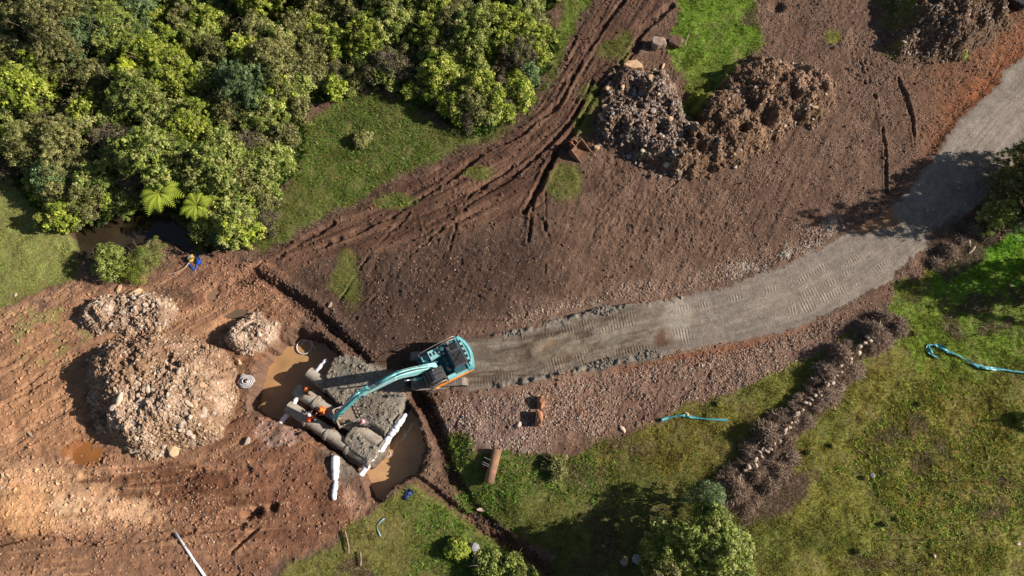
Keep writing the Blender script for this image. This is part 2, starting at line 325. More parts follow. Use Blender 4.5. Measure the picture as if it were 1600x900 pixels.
# pit and trenches
lay(pit, A(92,64,46)); lay(pit*ss(500,440,PX)*.6, A(150,114,90)); lay(ss(-2,6,d_pit)*ss(640,690,PY)*ss(600,560,PX)*.5, A(140,104,80))
lay(trench, A(86,58,42)); lay(ditch*.7, A(98,66,48)); lay(trench2*.9, A(110,80,60))
lay(ss(26,12,td)*(1-trench)*ss(700,600,PY)*.8, A(112,76,54))
lay(fill, A(142,129,112)); lay(fill*ss(-.1,.7,n2)*.5, A(104,90,74)); lay(fill*gr(570,645,30,.6)*.5, A(92,78,64))
lay(gr(540,722,26,1.3)*(1-fill)*.8, A(120,106,92)); lay(gr(545,570,24,.7)*.9, A(122,112,96))
lay(stream, A(50,38,26))
sm_ = np.clip(1-grass-forest-road, 0, 1)[..., None]; C = C*(1-sm_+sm_*np.array([.95,1.0,1.05]))
C *= (1+.22*fine[..., None]+.10*n2[..., None]).clip(.4,1.7).astype(np.float32)
# tread marks
tr_m = np.zeros(X.shape); tr_s = rs.copy()
for off, w, x0, x1 in ((-30,7,745,1010),(28,8,745,960),(-16,6,900,1060),(15,7,850,1100),(24,7,950,1130),(-22,6,1060,1300),(26,7,1240,1390),(6,6,1230,1330),(-12,8,1320,1420),(20,7,1180,1280)):
    tr_m = np.maximum(tr_m, ss(w, w-2, np.abs(rl-off+wob*5))*ss(x0-15,x0+15,PX)*ss(x1+15,x1-15,PX)*ss(-.2,.5,n2+n1*.5+.15))
tr_m *= road

# ------------------------------------------------------------------ helpers for objects
def mesh_np(name, V, F, colr=None, smooth=True):
    me = bpy.data.meshes.new(name); n, k = F.shape
    me.vertices.add(len(V)); me.vertices.foreach_set('co', np.ascontiguousarray(V, np.float32).ravel())
    me.loops.add(n*k); me.loops.foreach_set('vertex_index', np.ascontiguousarray(F, np.int32).ravel())
    me.polygons.add(n); me.polygons.foreach_set('loop_start', np.arange(0, n*k, k, dtype=np.int32))
    me.polygons.foreach_set('loop_total', np.full(n, k, np.int32))
    me.polygons.foreach_set('use_smooth', np.full(n, smooth, bool))
    if colr is not None:
        a = me.color_attributes.new('Col', 'FLOAT_COLOR', 'POINT')
        c4 = np.ones((len(V), 4), np.float32); c4[:, :3] = colr; a.data.foreach_set('color', c4.ravel())
    me.update(calc_edges=True); return me
def link(name, me, mat=None, parent=None, loc=None, rot=None):
    o = bpy.data.objects.new(name, me); COL.objects.link(o)
    if mat: me.materials.clear(); me.materials.append(mat)
    if parent: o.parent = parent
    if loc is not None: o.location = loc
    if rot is not None: o.rotation_euler = rot
    return o
def tag(o, label=None, cat=None, group=None, kind=None):
    if label: o['label'] = label
    if cat: o['category'] = cat
    if group: o['group'] = group
    if kind: o['kind'] = kind
    return o
def empty(name, loc, rz=0):
    o = bpy.data.objects.new(name, None); COL.objects.link(o); o.location = loc; o.rotation_euler = (0, 0, rz); o.empty_display_size = .3
    return o
def mat(name, col, rough=.7, metal=0, nscale=0, namp=.25, bump=0, attr=False, spec=.4, transl=0, objvar=0, dirt=0):
    m = bpy.data.materials.new(name); m.use_nodes = True; N = m.node_tree.nodes; L = m.node_tree.links
    p = N['Principled BSDF']; p.inputs['Roughness'].default_value = rough; p.inputs['Metallic'].default_value = metal
    p.inputs['Specular IOR Level'].default_value = spec
    src = None
    if attr:
        a = N.new('ShaderNodeAttribute'); a.attribute_name = 'Col'; src = a.outputs['Color']
    else:
        r = N.new('ShaderNodeRGB'); r.outputs[0].default_value = (*[float(v) for v in col], 1); src = r.outputs[0]
    tc = N.new('ShaderNodeTexCoord'); fac = None
    if nscale:
        t = N.new('ShaderNodeTexNoise'); t.inputs['Scale'].default_value = nscale; t.inputs['Detail'].default_value = 6; t.inputs['Roughness'].default_value = .65
        L.new(tc.outputs['Object'], t.inputs['Vector'])
        mr = N.new('ShaderNodeMapRange'); mr.inputs[1].default_value = .25; mr.inputs[2].default_value = .75; mr.inputs[3].default_value = 1-namp; mr.inputs[4].default_value = 1+namp
        L.new(t.outputs['Fac'], mr.inputs[0]); fac = mr.outputs[0]
        mx = N.new('ShaderNodeVectorMath'); mx.operation = 'SCALE'; L.new(src, mx.inputs[0]); L.new(fac, mx.inputs['Scale']); src = mx.outputs[0]
        if bump:
            b = N.new('ShaderNodeBump'); b.inputs['Strength'].default_value = min(1, bump*4); b.inputs['Distance'].default_value = bump
            L.new(t.outputs['Fac'], b.inputs['Height']); L.new(b.outputs[0], p.inputs['Normal'])
    if objvar:
        oi = N.new('ShaderNodeObjectInfo'); mr = N.new('ShaderNodeMapRange'); mr.inputs[3].default_value = 1-objvar; mr.inputs[4].default_value = 1+objvar
        L.new(oi.outputs['Random'], mr.inputs[0]); mx = N.new('ShaderNodeVectorMath'); mx.operation = 'SCALE'
        L.new(src, mx.inputs[0]); L.new(mr.outputs[0], mx.inputs['Scale']); src = mx.outputs[0]
    if dirt:
        t2 = N.new('ShaderNodeTexNoise'); t2.inputs['Scale'].default_value = 1.7; t2.inputs['Detail'].default_value = 8; t2.inputs['Roughness'].default_value = .7
        L.new(tc.outputs['Object'], t2.inputs['Vector']); m2 = N.new('ShaderNodeMapRange'); m2.inputs[1].default_value = .44; m2.inputs[2].default_value = .62; m2.inputs[3].default_value = 0; m2.inputs[4].default_value = dirt
        L.new(t2.outputs['Fac'], m2.inputs[0]); mm = N.new('ShaderNodeMix'); mm.data_type = 'RGBA'; mm.inputs[7].default_value = (.16, .105, .07, 1)
        L.new(m2.outputs[0], mm.inputs[0]); L.new(src, mm.inputs[6]); src = mm.outputs[2]
    L.new(src, p.inputs['Base Color'])
    if transl:
        tl = N.new('ShaderNodeBsdfTranslucent'); L.new(src, tl.inputs[0]); ms = N.new('ShaderNodeMixShader'); ms.inputs[0].default_value = transl
        L.new(p.outputs[0], ms.inputs[1]); L.new(tl.outputs[0], ms.inputs[2]); L.new(ms.outputs[0], N['Material Output'].inputs['Surface'])
    return m
# ------------------------------------------------------------------ ground material
gm = bpy.data.materials.new('earth'); gm.use_nodes = True
N = gm.node_tree.nodes; L = gm.node_tree.links; p = N['Principled BSDF']; p.inputs['Roughness'].default_value = .92; p.inputs['Specular IOR Level'].default_value = .25
a = N.new('ShaderNodeAttribute'); a.attribute_name = 'Col'; tc = N.new('ShaderNodeTexCoord')
t1 = N.new('ShaderNodeTexNoise'); t1.inputs['Scale'].default_value = 9; t1.inputs['Detail'].default_value = 5; t1.inputs['Roughness'].default_value = .75
L.new(tc.outputs['Object'], t1.inputs['Vector'])
mr = N.new('ShaderNodeMapRange'); mr.inputs[1].default_value = .3; mr.inputs[2].default_value = .7; mr.inputs[3].default_value = .66; mr.inputs[4].default_value = 1.34
L.new(t1.outputs['Fac'], mr.inputs[0])
mx = N.new('ShaderNodeVectorMath'); mx.operation = 'SCALE'; L.new(a.outputs['Color'], mx.inputs[0]); L.new(mr.outputs[0], mx.inputs['Scale']); L.new(mx.outputs[0], p.inputs['Base Color'])
as_ = N.new('ShaderNodeAttribute'); as_.attribute_name = 'tread_run'; am = N.new('ShaderNodeAttribute'); am.attribute_name = 'tread_mask'
w1 = N.new('ShaderNodeMath'); w1.operation = 'MULTIPLY'; w1.inputs[1].default_value = 1.35; L.new(as_.outputs['Fac'], w1.inputs[0])
w2 = N.new('ShaderNodeMath'); w2.operation = 'SINE'; L.new(w1.outputs[0], w2.inputs[0])
w3 = N.new('ShaderNodeMath'); w3.operation = 'MULTIPLY'; L.new(w2.outputs[0], w3.inputs[0]); L.new(am.outputs['Fac'], w3.inputs[1])
w4 = N.new('ShaderNodeMath'); w4.operation = 'MULTIPLY_ADD'; L.new(t1.outputs['Fac'], w4.inputs[0]); w4.inputs[1].default_value = 1.5
w5 = N.new('ShaderNodeMath'); w5.operation = 'MULTIPLY'; w5.inputs[1].default_value = .36; L.new(w3.outputs[0], w5.inputs[0]); L.new(w5.outputs[0], w4.inputs[2])
b = N.new('ShaderNodeBump'); b.inputs['Distance'].default_value = .055; b.inputs['Strength'].default_value = .9; L.new(w4.outputs[0], b.inputs['Height']); L.new(b.outputs[0], p.inputs['Normal'])
# one sheet of terrain split along the road and heap outlines
rid = np.zeros(X.shape, np.int8)
rid[road > .5] = 1
for k, hm in enumerate((hm1, hm2, hm3, hm4, hm5, hm6)): rid[(hm > .5) & (road < .5)] = 2+k
fid = rid[:-1, :-1].ravel()
ii = (np.arange(NY-1)[:, None]*NX+np.arange(NX-1)[None, :]).ravel()
FQ = np.stack([ii, ii+1, ii+1+NX, ii+NX], 1)
VV = np.stack([X.ravel(), Y.ravel(), Z.ravel()], 1); CC = C.reshape(-1, 3); TS = tr_s.ravel(); TM = tr_m.ravel()
regs = [('ground', None, None), ('gravel_road', None, None),
 ('spoil_heap', 'largest heap of pinkish broken rock and soil beside the muddy pond', 'spoil heap'),
 ('spoil_heap', 'low elongated heap of pale rock and soil below the stream bushes', 'spoil heap'),
 ('spoil_heap', 'small pinkish rock heap on the rim of the muddy pond above the coiled hose', 'spoil heap'),
 ('rubble_heap', 'rocky grey and brown rubble heap beside the dirt track and the grass patch', 'rubble heap'),
 ('soil_mound', 'brown soil mound with scooped hollows right of the grass patch', 'soil mound'),
 ('soil_mound', 'tall dark brown soil mound at the top right near the road', 'soil mound')]
for k, (nm, lb, ct) in enumerate(regs):
    f = FQ[fid == k]
    if not len(f): continue
    u, inv = np.unique(f, return_inverse=True)
    me = mesh_np(nm, VV[u], inv.reshape(f.shape), CC[u])
    for an, arr in (('tread_run', TS), ('tread_mask', TM)):
        q = me.attributes.new(an, 'FLOAT', 'POINT'); q.data.foreach_set('value', arr[u].astype(np.float32))
    o = link(nm, me, gm)
    if lb: tag(o, lb, ct, 'heaps of excavated soil and rock')
    else: tag(o, kind='structure')
del FQ, VV, CC
# ------------------------------------------------------------------ water
def water(name, pts, z, col, rough=.12):
    bm = bmesh.new(); bm.faces.new([bm.verts.new((*G(px, py, z), z)) for px, py in pts]); bmesh.ops.triangulate(bm, faces=bm.faces[:])
    me = bpy.data.meshes.new(name); bm.to_mesh(me); bm.free()
    m = mat(name+'_surface', A(*col), rough, nscale=.5, namp=.3, bump=0.003, spec=.5)
    return tag(link(name, me, m), kind='structure')
water('muddy_pond', [(360,500),(480,480),(560,560),(610,585),(560,640),(470,690),(400,680),(350,640)], WL, (182,140,94))
water('muddy_pond', [(470,690),(560,640),(612,590),(690,650),(700,740),(660,770),(600,820),(540,780)], WL, (192,150,106))
water('stream_water', [(80,330),(190,300),(300,330),(370,400),(300,420),(230,405),(120,425),(90,400)], -.85, (58,48,34), .06)
for q in ((332,461,15,.55,.14,(150,118,90)),(366,490,24,.3,.13,(112,90,72)),(135,707,36,.9,.12,(150,96,50))):
    c0 = at(q[0], q[1])
    pts = [(q[0]+q[2]*math.cos(t/14*6.283), q[1]+q[2]*q[3]*math.sin(t/14*6.283)) for t in range(14)]
    water('puddle', pts, c0.z+.07, q[5], .15)
# ------------------------------------------------------------------ loose stones, clods, grass
rs_ = np.random.RandomState(3)
def octa(nvar):
    base = np.array([[1,0,0],[-1,0,0],[0,1,0],[0,-1,0],[0,0,1],[0,0,-1]], float)
    F = np.array([[0,2,4],[2,1,4],[1,3,4],[3,0,4],[2,0,5],[1,2,5],[3,1,5],[0,3,5]])
    return [base*rs_.uniform(.6,1.15,(6,1))+rs_.uniform(-.28,.28,(6,3)) for _ in range(nvar)], F
def ico(nvar):
    t = 1.618; b = np.array([[-1,t,0],[1,t,0],[-1,-t,0],[1,-t,0],[0,-1,t],[0,1,t],[0,-1,-t],[0,1,-t],[t,0,-1],[t,0,1],[-t,0,-1],[-t,0,1]])/1.9
    F = np.array([[0,11,5],[0,5,1],[0,1,7],[0,7,10],[0,10,11],[1,5,9],[5,11,4],[11,10,2],[10,7,6],[7,1,8],[3,9,4],[3,4,2],[3,2,6],[3,6,8],[3,8,9],[4,9,5],[2,4,11],[6,2,10],[8,6,7],[9,8,1]])
    return [b*rs_.uniform(.72,1.12,(12,1))+rs_.uniform(-.12,.12,(12,3)) for _ in range(nvar)], F
def pick(dens, n, rng=(-52,52,-5,51)):
    xs = []; got = 0; out = []
    while got < n:
        x = rs_.uniform(rng[0], rng[1], 200000); y = rs_.uniform(rng[2], rng[3], 200000)
        k = rs_.rand(len(x)) < gs(dens, x, y); out.append(np.stack([x[k], y[k]], 1)); got += k.sum()
        if len(out) > 60: break
    return np.concatenate(out)[:n]
def scatter(name, dens, n, smin, smax, colf, fn, flat=.7, power=2.5, sink=.25, mt=None):
    P = pick(dens, n); n = len(P); vars_, F = fn(24); VB = np.array(vars_); nv = VB.shape[1]
    s = smin+(smax-smin)*rs_.rand(n)**power
    v = VB[rs_.randint(0, 24, n)]*s[:, None, None]
    v[..., 0] *= rs_.uniform(.7, 1.3, (n, 1)); v[..., 2] *= flat
    ca, sa = np.cos(th := rs_.uniform(0, 6.28, n)), np.sin(th)
    tl = rs_.uniform(-.6, .6, n); z = v[..., 2]+v[..., 0]*tl[:, None]; x = v[..., 0]*ca[:, None]-v[..., 1]*sa[:, None]; y = v[..., 0]*sa[:, None]+v[..., 1]*ca[:, None]
    zz = gs(Z, P[:, 0], P[:, 1])
    V = np.stack([x+P[:, :1], y+P[:, 1:], z+(zz+s*flat*(.5-sink))[:, None]], -1).reshape(-1, 3)
    FF = (F[None]+(np.arange(n)*nv)[:, None, None]).reshape(-1, 3)
    c = colf(P, n); c = np.repeat(c, nv, 0)
    me = mesh_np(name, V, FF, c, False)
    return tag(link(name, me, mt or stone_m), kind='stuff')
stone_m = mat('stone', None, .85, attr=True, nscale=6, namp=.2, bump=.02)
def stonecol(pals, gmix=.3, var=.2):
    pals = np.array([A(*q) for q in pals])
    def f(P, n):
        c = pals[rs_.randint(0, len(pals), n)]*(1+rs_.uniform(-var, var, (n, 1)))
        g_ = gs(C, P[:, 0], P[:, 1]); return c*(1-gmix)+g_*gmix
    return f
pale = [(190,162,130),(174,144,112),(204,180,150),(158,126,96),(180,144,110),(220,204,182),(142,114,88)]
greys = [(150,132,118),(176,158,142),(190,174,160),(140,118,102),(170,140,114),(120,108,100),(200,186,172)]
tans = [(168,134,108),(150,118,94),(184,150,122),(196,168,142),(136,106,84),(206,184,164),(140,92,68)]
water_ok = (1-pit*ss(-.8,-1.4,Z))*(1-stream)
dh = (hm1*.9+hm2+hm3*.9)
scatter('broken_rock', np.clip(dh*(.12+.9*ss(-.3,.6,fbm(X,Y,.9,3,811)))*(.45+.55*ss(560,640,PY)+hm2*.4+hm3*.4),0,1), 16000, .03, .19, stonecol(pale, .5), octa, power=3.2)
scatter('broken_rock', np.clip((hm4*1.+hm5*.10+hm6*.3)*(.08+ss(-.1,.8,fbm(X,Y,.8,3,813))),0,1), 8500, .03, .22, stonecol(greys, .5), octa, power=3)
d_slope = soil*(1-orange)*(1-track*.85)*ss(-.9,.5,n2)*(.3+.7*ss(900,1050,PX)+.5*(ss(40,5,-d_road+wob*10)*ss(760,820,PX)))*(1-hm5)*(1-hm4)
scatter('gravel', np.clip(d_slope*.6,0,1), 110000, .016, .075, stonecol([(150,118,94),(132,102,80),(166,136,110),(184,156,132),(122,94,74),(150,100,80)], .3, .35), octa, power=2.2)
toe = ss(34,6,-d_road+wob*14)*(d_road<0)*ss(760,830,PX)*ss(1330,1290,PX)*(1-grass)
toe2 = ss(0,10,-d_road)*gr(800,655,115,.42)+ss(0,10,-d_road)*gr(1150,580,150,.3)*.8+gr(960,630,90,.4)*.6
scatter('gravel', np.clip((toe*.5+toe2*(1-grass)*.55*ss(-.6,.5,n2+.3))*ss(-7,-13,d_road),0,1), 17000, .02, .12, stonecol(tans+greys[:4], .4), octa, power=2.4)
scatter('gravel', np.clip(orange*soil*water_ok*(.15+.5*ss(0,.6,n2)+gr(300,800,110,.3)+gr(200,820,150,.12)+gr(380,450,80,.6)+gr(560,780,20,1.4))*(1-hm1)*.6,0,1), 8500, .02, .11, stonecol([(196,146,106),(170,118,84),(214,170,130),(150,104,78),(206,180,156)], .45), octa, power=2.5)
scatter('gravel', np.clip(kb*ss(9,4,pline(BRUSHL)[0]+wob*6),0,1), 1400, .05, .16, stonecol(greys+pale, .1), octa, power=1.5)
# clods of soil: same colour as the ground they came from
clodf = lambda P, n: gs(C, P[:, 0], P[:, 1])*(1+rs_.uniform(-.18, .22, (n, 1)))
scatter('soil_clods', np.clip((dh*.5+hm4*.6+hm5+hm6+orange*soil*.12+ss(30,8,dd)*.8+ss(40,8,td)*(1-grass)*.9+kb*.4+track*.08+soil*.03)*water_ok*(1-grass)*(1-road)*(1-fill),0,1), 42000, .03, .19, clodf, octa, power=2.8, sink=.4)
scatter('soil_clods', np.clip(edge*near*ss(.1,.6,wob)+fill*.06,0,1), 1100, .03, .2, clodf, octa, power=2.2, sink=.4)
leaf_m = mat('grass_blades', None, .75, attr=True, transl=.25, spec=.2)
def blades(name, dens, n, hmin, hmax, wd, colf, k=4, lean=.9):
    P = pick(dens, n); n = len(P); hh = hmin+(hmax-hmin)*rs_.rand(n)**1.6
    zz = gs(Z, P[:, 0], P[:, 1]); cc = colf(P, n)
    V = []; 
    for j in range(k):
        th = rs_.uniform(0, 6.28, n); ln = rs_.uniform(.35, lean, n)*hh*1.3; w = wd*rs_.uniform(.6, 1.3, n); ox = rs_.uniform(-.06,.06,(n,2))
        bx = P[:, 0]+ox[:, 0]; by = P[:, 1]+ox[:, 1]
        V.append(np.stack([np.stack([bx-np.sin(th)*w, by+np.cos(th)*w, zz-.01], 1), np.stack([bx+np.sin(th)*w, by-np.cos(th)*w, zz-.01], 1), np.stack([bx+np.cos(th)*ln, by+np.sin(th)*ln, zz+hh*rs_.uniform(.5,1,n)], 1)], 1))
    V = np.concatenate(V, 0).reshape(-1, 3); F = np.arange(len(V)).reshape(-1, 3)
    c = np.tile(np.repeat(cc, 3, 0), (k, 1))*(1+np.repeat(rs_.uniform(-.2, .25, (n*k, 1)), 3, 0))
    return tag(link(name, mesh_np(name, V, F, c, False), leaf_m), kind='stuff')
gcolf = lambda P, n: np.clip(gs(gc, P[:, 0], P[:, 1])*np.array([1.36,1.10,1.25])*(1.0+rs_.uniform(-.3, .35, (n, 1)))*(1+rs_.uniform(-.08,.08,(n,3))), 0, 1)
gd = np.clip(grass*(1-forest)*(1-bare*.8)*(.45+.55*ss(-.6,.5,n2)), 0, 1)
blades('grass', gd, 210000, .04, .13, .02, gcolf)
blades('grass', gd*ss(.0,.8,n2+.3*n1), 12000, .10, .24, .03, gcolf)
weed = np.clip(gd*(gr(1500,760,130,.9)+gr(1440,690,90,.8)+gr(820,720,110,.5)+gr(560,230,110,.9)*.9+gr(720,850,60,.8)+.04), 0, 1)
blades('weeds', weed, 5500, .08, .24, .05, lambda P, n: np.clip(gs(gc, P[:,0], P[:,1])*np.array([.85,1.15,.8])*(1+rs_.uniform(-.3,.6,(n,1))),0,1), k=6, lean=1.4)
blades('dry_litter', np.clip(kb*1.3+gr(1200,770,60,.5)+gr(1490,385,40,.8)+bare*.5*grass+ss(14,2,np.abs(d_mc))*.25*(1-grass)+gr(270,460,50,.3)*.3,0,1), 22000, .06, .34, .016, stonecol([(150,124,104),(176,150,128),(120,96,80),(96,76,62),(134,104,86)], .1, .3), k=4, lean=1.6)
blades('undergrowth', np.clip(forest*(1-stream), 0, 1), 60000, .2, .9, .10, lambda P, n: np.array([A(88,108,44)])*(1+rs_.uniform(-.5,.35,(n,1)))*np.array([1,1,.9]), k=5, lean=.9)

# ------------------------------------------------------------------ foliage
fol_m = mat('foliage', None, .6, attr=True, transl=.28, objvar=.16, spec=.25)
bark_m = mat('bark', A(120,98,80), .9, nscale=5, namp=.3, bump=.02)
def leafcloud(name, centers, sizes, per, ls, pal, seed, up=.5, long=1.7, jit=.3):
    r = np.random.RandomState(seed); pal = np.array([A(*q) for q in pal])
    nC = len(centers); n = nC*per; ci = np.repeat(np.arange(nC), per)
    d = r.normal(size=(n, 3)); d /= np.linalg.norm(d, axis=1)[:, None]; d[:, 2] = np.abs(d[:, 2])*.9-.15
    rad = sizes[ci]*r.uniform(.35, 1.05, n)
    c = centers[ci]+d*rad[:, None]
    nrm = d*.8+np.array([0, 0, up])+r.normal(scale=.45, size=(n, 3)); nrm /= np.linalg.norm(nrm, axis=1)[:, None]
    a = np.cross(nrm, r.normal(size=(n, 3))); a /= np.linalg.norm(a, axis=1)[:, None]; b = np.cross(nrm, a)
    l = ls*r.uniform(.6, 1.35, n); w = l/long
    tip = c+a*l[:, None]-nrm*(l*.2)[:, None]
    V = np.stack([c-a*l[:, None]*.8, c+b*w[:, None], tip, c-b*w[:, None]], 1).reshape(-1, 3)
    F = np.arange(n*4).reshape(-1, 4)
    cb = pal[r.randint(0, len(pal), nC)][ci]*(1+r.uniform(-.22, .22, nC)[ci][:, None]); cb = cb*(.55+.45*pal[r.randint(0, len(pal), n)]/pal.mean(0))
    cb = cb*(1+r.uniform(-.25, .25, (n, 1)))
    me = mesh_np(name, V, F, np.repeat(np.clip(cb, 0, 1), 4, 0), False); me.materials.append(fol_m); return me
def crownmesh(R, H, nc, per, ls, pal, seed, cs=.27, lobes=.46, long=1.7, base=.0):
    r = np.random.RandomState(seed); u = r.rand(nc)**.55; th = r.uniform(0, 6.28, nc)
    ph = r.uniform(0, 6.28, 4)
    lob = 1+lobes*(np.sin(2*th+ph[0])*.4+np.sin(3*th+ph[1])*.4+np.sin(5*th+ph[2])*.35)
    rr = R*u*lob; z = H*np.sqrt(np.clip(1-(u*.97)**2, 0, 1))*r.uniform(.75, 1.12, nc)+base
    low = r.rand(nc) < .22; z[low] *= r.uniform(.2, .7, low.sum()); z += r.normal(scale=H*.09, size=nc)
    z += H*.16*np.sin(rr*np.cos(th)*2.6/R*2+ph[3])*np.cos(rr*np.sin(th)*5/R)
    cen = np.stack([rr*np.cos(th), rr*np.sin(th), z], 1)
    return leafcloud('crown', cen, cs*r.uniform(.4, 1.55, nc), per, ls, pal, seed+1, long=long)
def tubemesh(name, paths, m, ns=6):
    V = []; F = []
    for pts, rad in paths:
        pts = [Vector(q) for q in pts]; b0 = len(V)
        for i, q in enumerate(pts):
            t = (pts[min(i+1, len(pts)-1)]-pts[max(i-1, 0)]).normalized(); s = t.orthogonal().normalized()
            if i and abs(s.dot(ps)) < .2: s = (ps-t*ps.dot(t)).normalized()
            elif i: s = (ps-t*ps.dot(t)).normalized()
            ps = s; bb = t.cross(s); rr = rad[i] if isinstance(rad, (list, tuple)) else rad
            for k in range(ns):
                an = k*math.tau/ns; V.append(q+(s*math.cos(an)+bb*math.sin(an))*rr)
        for i in range(len(pts)-1):
            for k in range(ns): F.append((b0+i*ns+k, b0+i*ns+(k+1) % ns, b0+(i+1)*ns+(k+1) % ns, b0+(i+1)*ns+k))
        F.append(tuple(b0+k for k in range(ns))[::-1]); F.append(tuple(b0+(len(pts)-1)*ns+k for k in range(ns)))
    me = bpy.data.meshes.new(name); me.from_pydata(V, [], F); me.materials.append(m)
    for q in me.polygons: q.use_smooth = True
    return me
def trunkmesh(H, R, r0, seed, nb=5):
    r = random.Random(seed); ps = []
    top = (r.uniform(-.2, .2), r.uniform(-.2, .2), H*.9)
    ps.append(([(0,0,-.3), (top[0]*.3, top[1]*.3, H*.3), (top[0]*.7, top[1]*.6, H*.6), top], [r0*1.2, r0, r0*.7, r0*.25]))
    for i in range(nb):
        a = i*math.tau/nb+r.uniform(-.4, .4); h0 = H*r.uniform(.15, .5); L_ = R*r.uniform(.5, .85)
        ps.append(([(0, 0, h0), (L_*.5*math.cos(a), L_*.5*math.sin(a), h0+H*.22), (L_*math.cos(a+.2), L_*math.sin(a+.2), h0+H*.4)], [r0*.6, r0*.4, r0*.12]))
    for i in range(r.choice((0, 0, 2, 4))):
        a = r.uniform(0, 6.28); L_ = R*r.uniform(.3, .8); c_, s_ = math.cos(a), math.sin(a); b = r.uniform(-.5, .5)
        ps.append(([(L_*c_*.6, L_*s_*.6, H*.75), (L_*c_, L_*s_, H*1.15), (L_*c_+.35*math.cos(a+b), L_*s_+.35*math.sin(a+b), H*1.28), (L_*c_+.8*math.cos(a+b*2), L_*s_+.8*math.sin(a+b*2), H*1.24)], [.03, .025, .018, .008]))
    return tubemesh('trunk', ps, bark_m)
PAL = {'lime': [(176,184,70),(156,168,58),(134,148,52),(186,188,90),(112,126,46)],
       'mid': [(146,156,70),(124,138,60),(160,168,86),(106,120,52),(172,172,100)],
       'olive': [(154,150,86),(134,132,76),(166,160,102),(116,116,64),(96,98,54)],
       'blue': [(122,142,88),(104,124,76),(138,154,104),(88,106,64)],
       'twig': [(118,104,84),(96,84,70),(140,124,98),(110,112,64),(84,70,60),(124,128,70)],
       'bright': [(184,190,50),(168,178,48),(150,164,46),(196,198,70)]}
def proto(kind, R, H, seed, ls=.13, nc=None, per=34, **k):
    nc = nc or int(105*R*R+40); ls *= .70; per = int(per*1.3)
    return (crownmesh(R, H*.75, nc, per, ls, PAL[kind], seed, base=H*.25, **k), trunkmesh(H*.85, R, .05+.02*H, seed), R, H)
TP = {}
sd_ = 500
for kind in ('lime','mid','olive','blue','twig'):
    for R, H in ((.95,1.5),(1.5,2.6),(2.2,4.0)):
        for v in range(2):
            sd_ += 7; TP[(kind, R, v)] = proto(kind, R, H, sd_, ls={'lime':.13,'mid':.12,'olive':.10,'blue':.10,'twig':.085}[kind])
def put_tree(pr, px, py, label, cat, group=None, s=1., name='shrub', hfrac=.6, zrot=None):
    cr, tk, R, H = pr
    p_ = at(px, py, H*s*hfrac); x, y = G(px, py, p_.z+H*s*hfrac); z = gz(x, y)
    t = tag(empty(name, (x, y, z), rnd.uniform(0, 6.28) if zrot is None else zrot), label, cat, group); t.scale = (s, s, s*rnd.uniform(.85, 1.15))
    c = bpy.data.objects.new('crown', cr); COL.objects.link(c); c.parent = t
    k = bpy.data.objects.new('trunk', tk); COL.objects.link(k); k.parent = t
    return t
lab = {'lime': 'yellow-green leafy shrub packed in the dense thicket at the upper left', 'mid': 'mid-green leafy shrub packed in the dense thicket at the upper left',
       'olive': 'dull olive shrub with fine leaves in the dense thicket at the upper left', 'blue': 'cool blue-green shrub in the dense thicket at the upper left', 'twig': 'half-bare shrub with brown twigs and few leaves in the thicket at the upper left'}
KN = {'lime': 'yellow-green leafy shrub', 'mid': 'mid-green leafy shrub', 'olive': 'dull olive fine-leaved shrub', 'blue': 'cool blue-green shrub', 'twig': 'half-bare twiggy brown shrub'}
LM = [(255,305,'by the large tree fern'),(350,370,'at the thicket tip above the trench'),(160,345,'along the dark stream'),(30,250,'at the meadow end of the thicket'),(5,140,'by the left edge of the picture'),
 (80,45,'by the tall olive trees top left'),(190,105,'by the bright yellow-green crown'),(205,230,'in the middle of the left thicket'),(130,200,'beyond the meadow end'),(330,230,'left of the clearing, in the deep thicket'),(440,230,'on the left rim of the grass clearing'),
 (420,330,'on the rim low along the clearing'),(330,130,'above the left thicket centre'),(300,30,'at the top edge right of the olive trees'),(430,30,'at the top edge above the clearing'),(430,120,'straight above the clearing left corner'),(540,120,'on the upper rim of the clearing'),(560,30,'at the top edge, middle'),
 (680,30,'at the top edge near the dirt track side'),(680,110,'between clearing and top edge, right part'),(740,180,'on the low right rim above the dirt track'),(820,120,'on the right rim facing the dirt track'),(820,20,'in the top right end of the thicket')]
def where(k, R, px, py):
    l = min(LM, key=lambda q: (q[0]-px)**2+(q[1]-py)**2)
    return {.95: 'small ', 1.5: '', 2.2: 'large '}[R]+KN[k]+' '+l[2]
fc = poly_c(P_FOREST)
def inside(px, py): return float(samp(fc, np.array([px]), np.array([py]))[0])
pts = []; tries = 0
while len(pts) < 290 and tries < 40000:
    tries += 1
    px, py = rnd.uniform(-60, 915), rnd.uniform(-50, 392); d = inside(px, py)
    if d < 12: continue
    sc = 17.5+.004*(py-450)
    if d > 62 and rnd.random() < .3: R, H = 2.2, 4.
    elif d > 34 and rnd.random() < .6: R, H = 1.5, 2.6
    else: R, H = .95, 1.5
    if d < R*12: continue
    if any(math.hypot(px-a[0], py-a[1]) < (R+a[2])*8.2 for a in pts): continue
    if any(math.hypot(px-a, py-b) < r_ for a, b, r_ in ((255,305,34),(312,325,26),(190,112,44),(85,45,56),(112,146,34),(236,196,22),(130,75,26))): continue
    pts.append((px, py, R))
pts.sort(key=lambda a: (a[1], a[0]))
made = {}
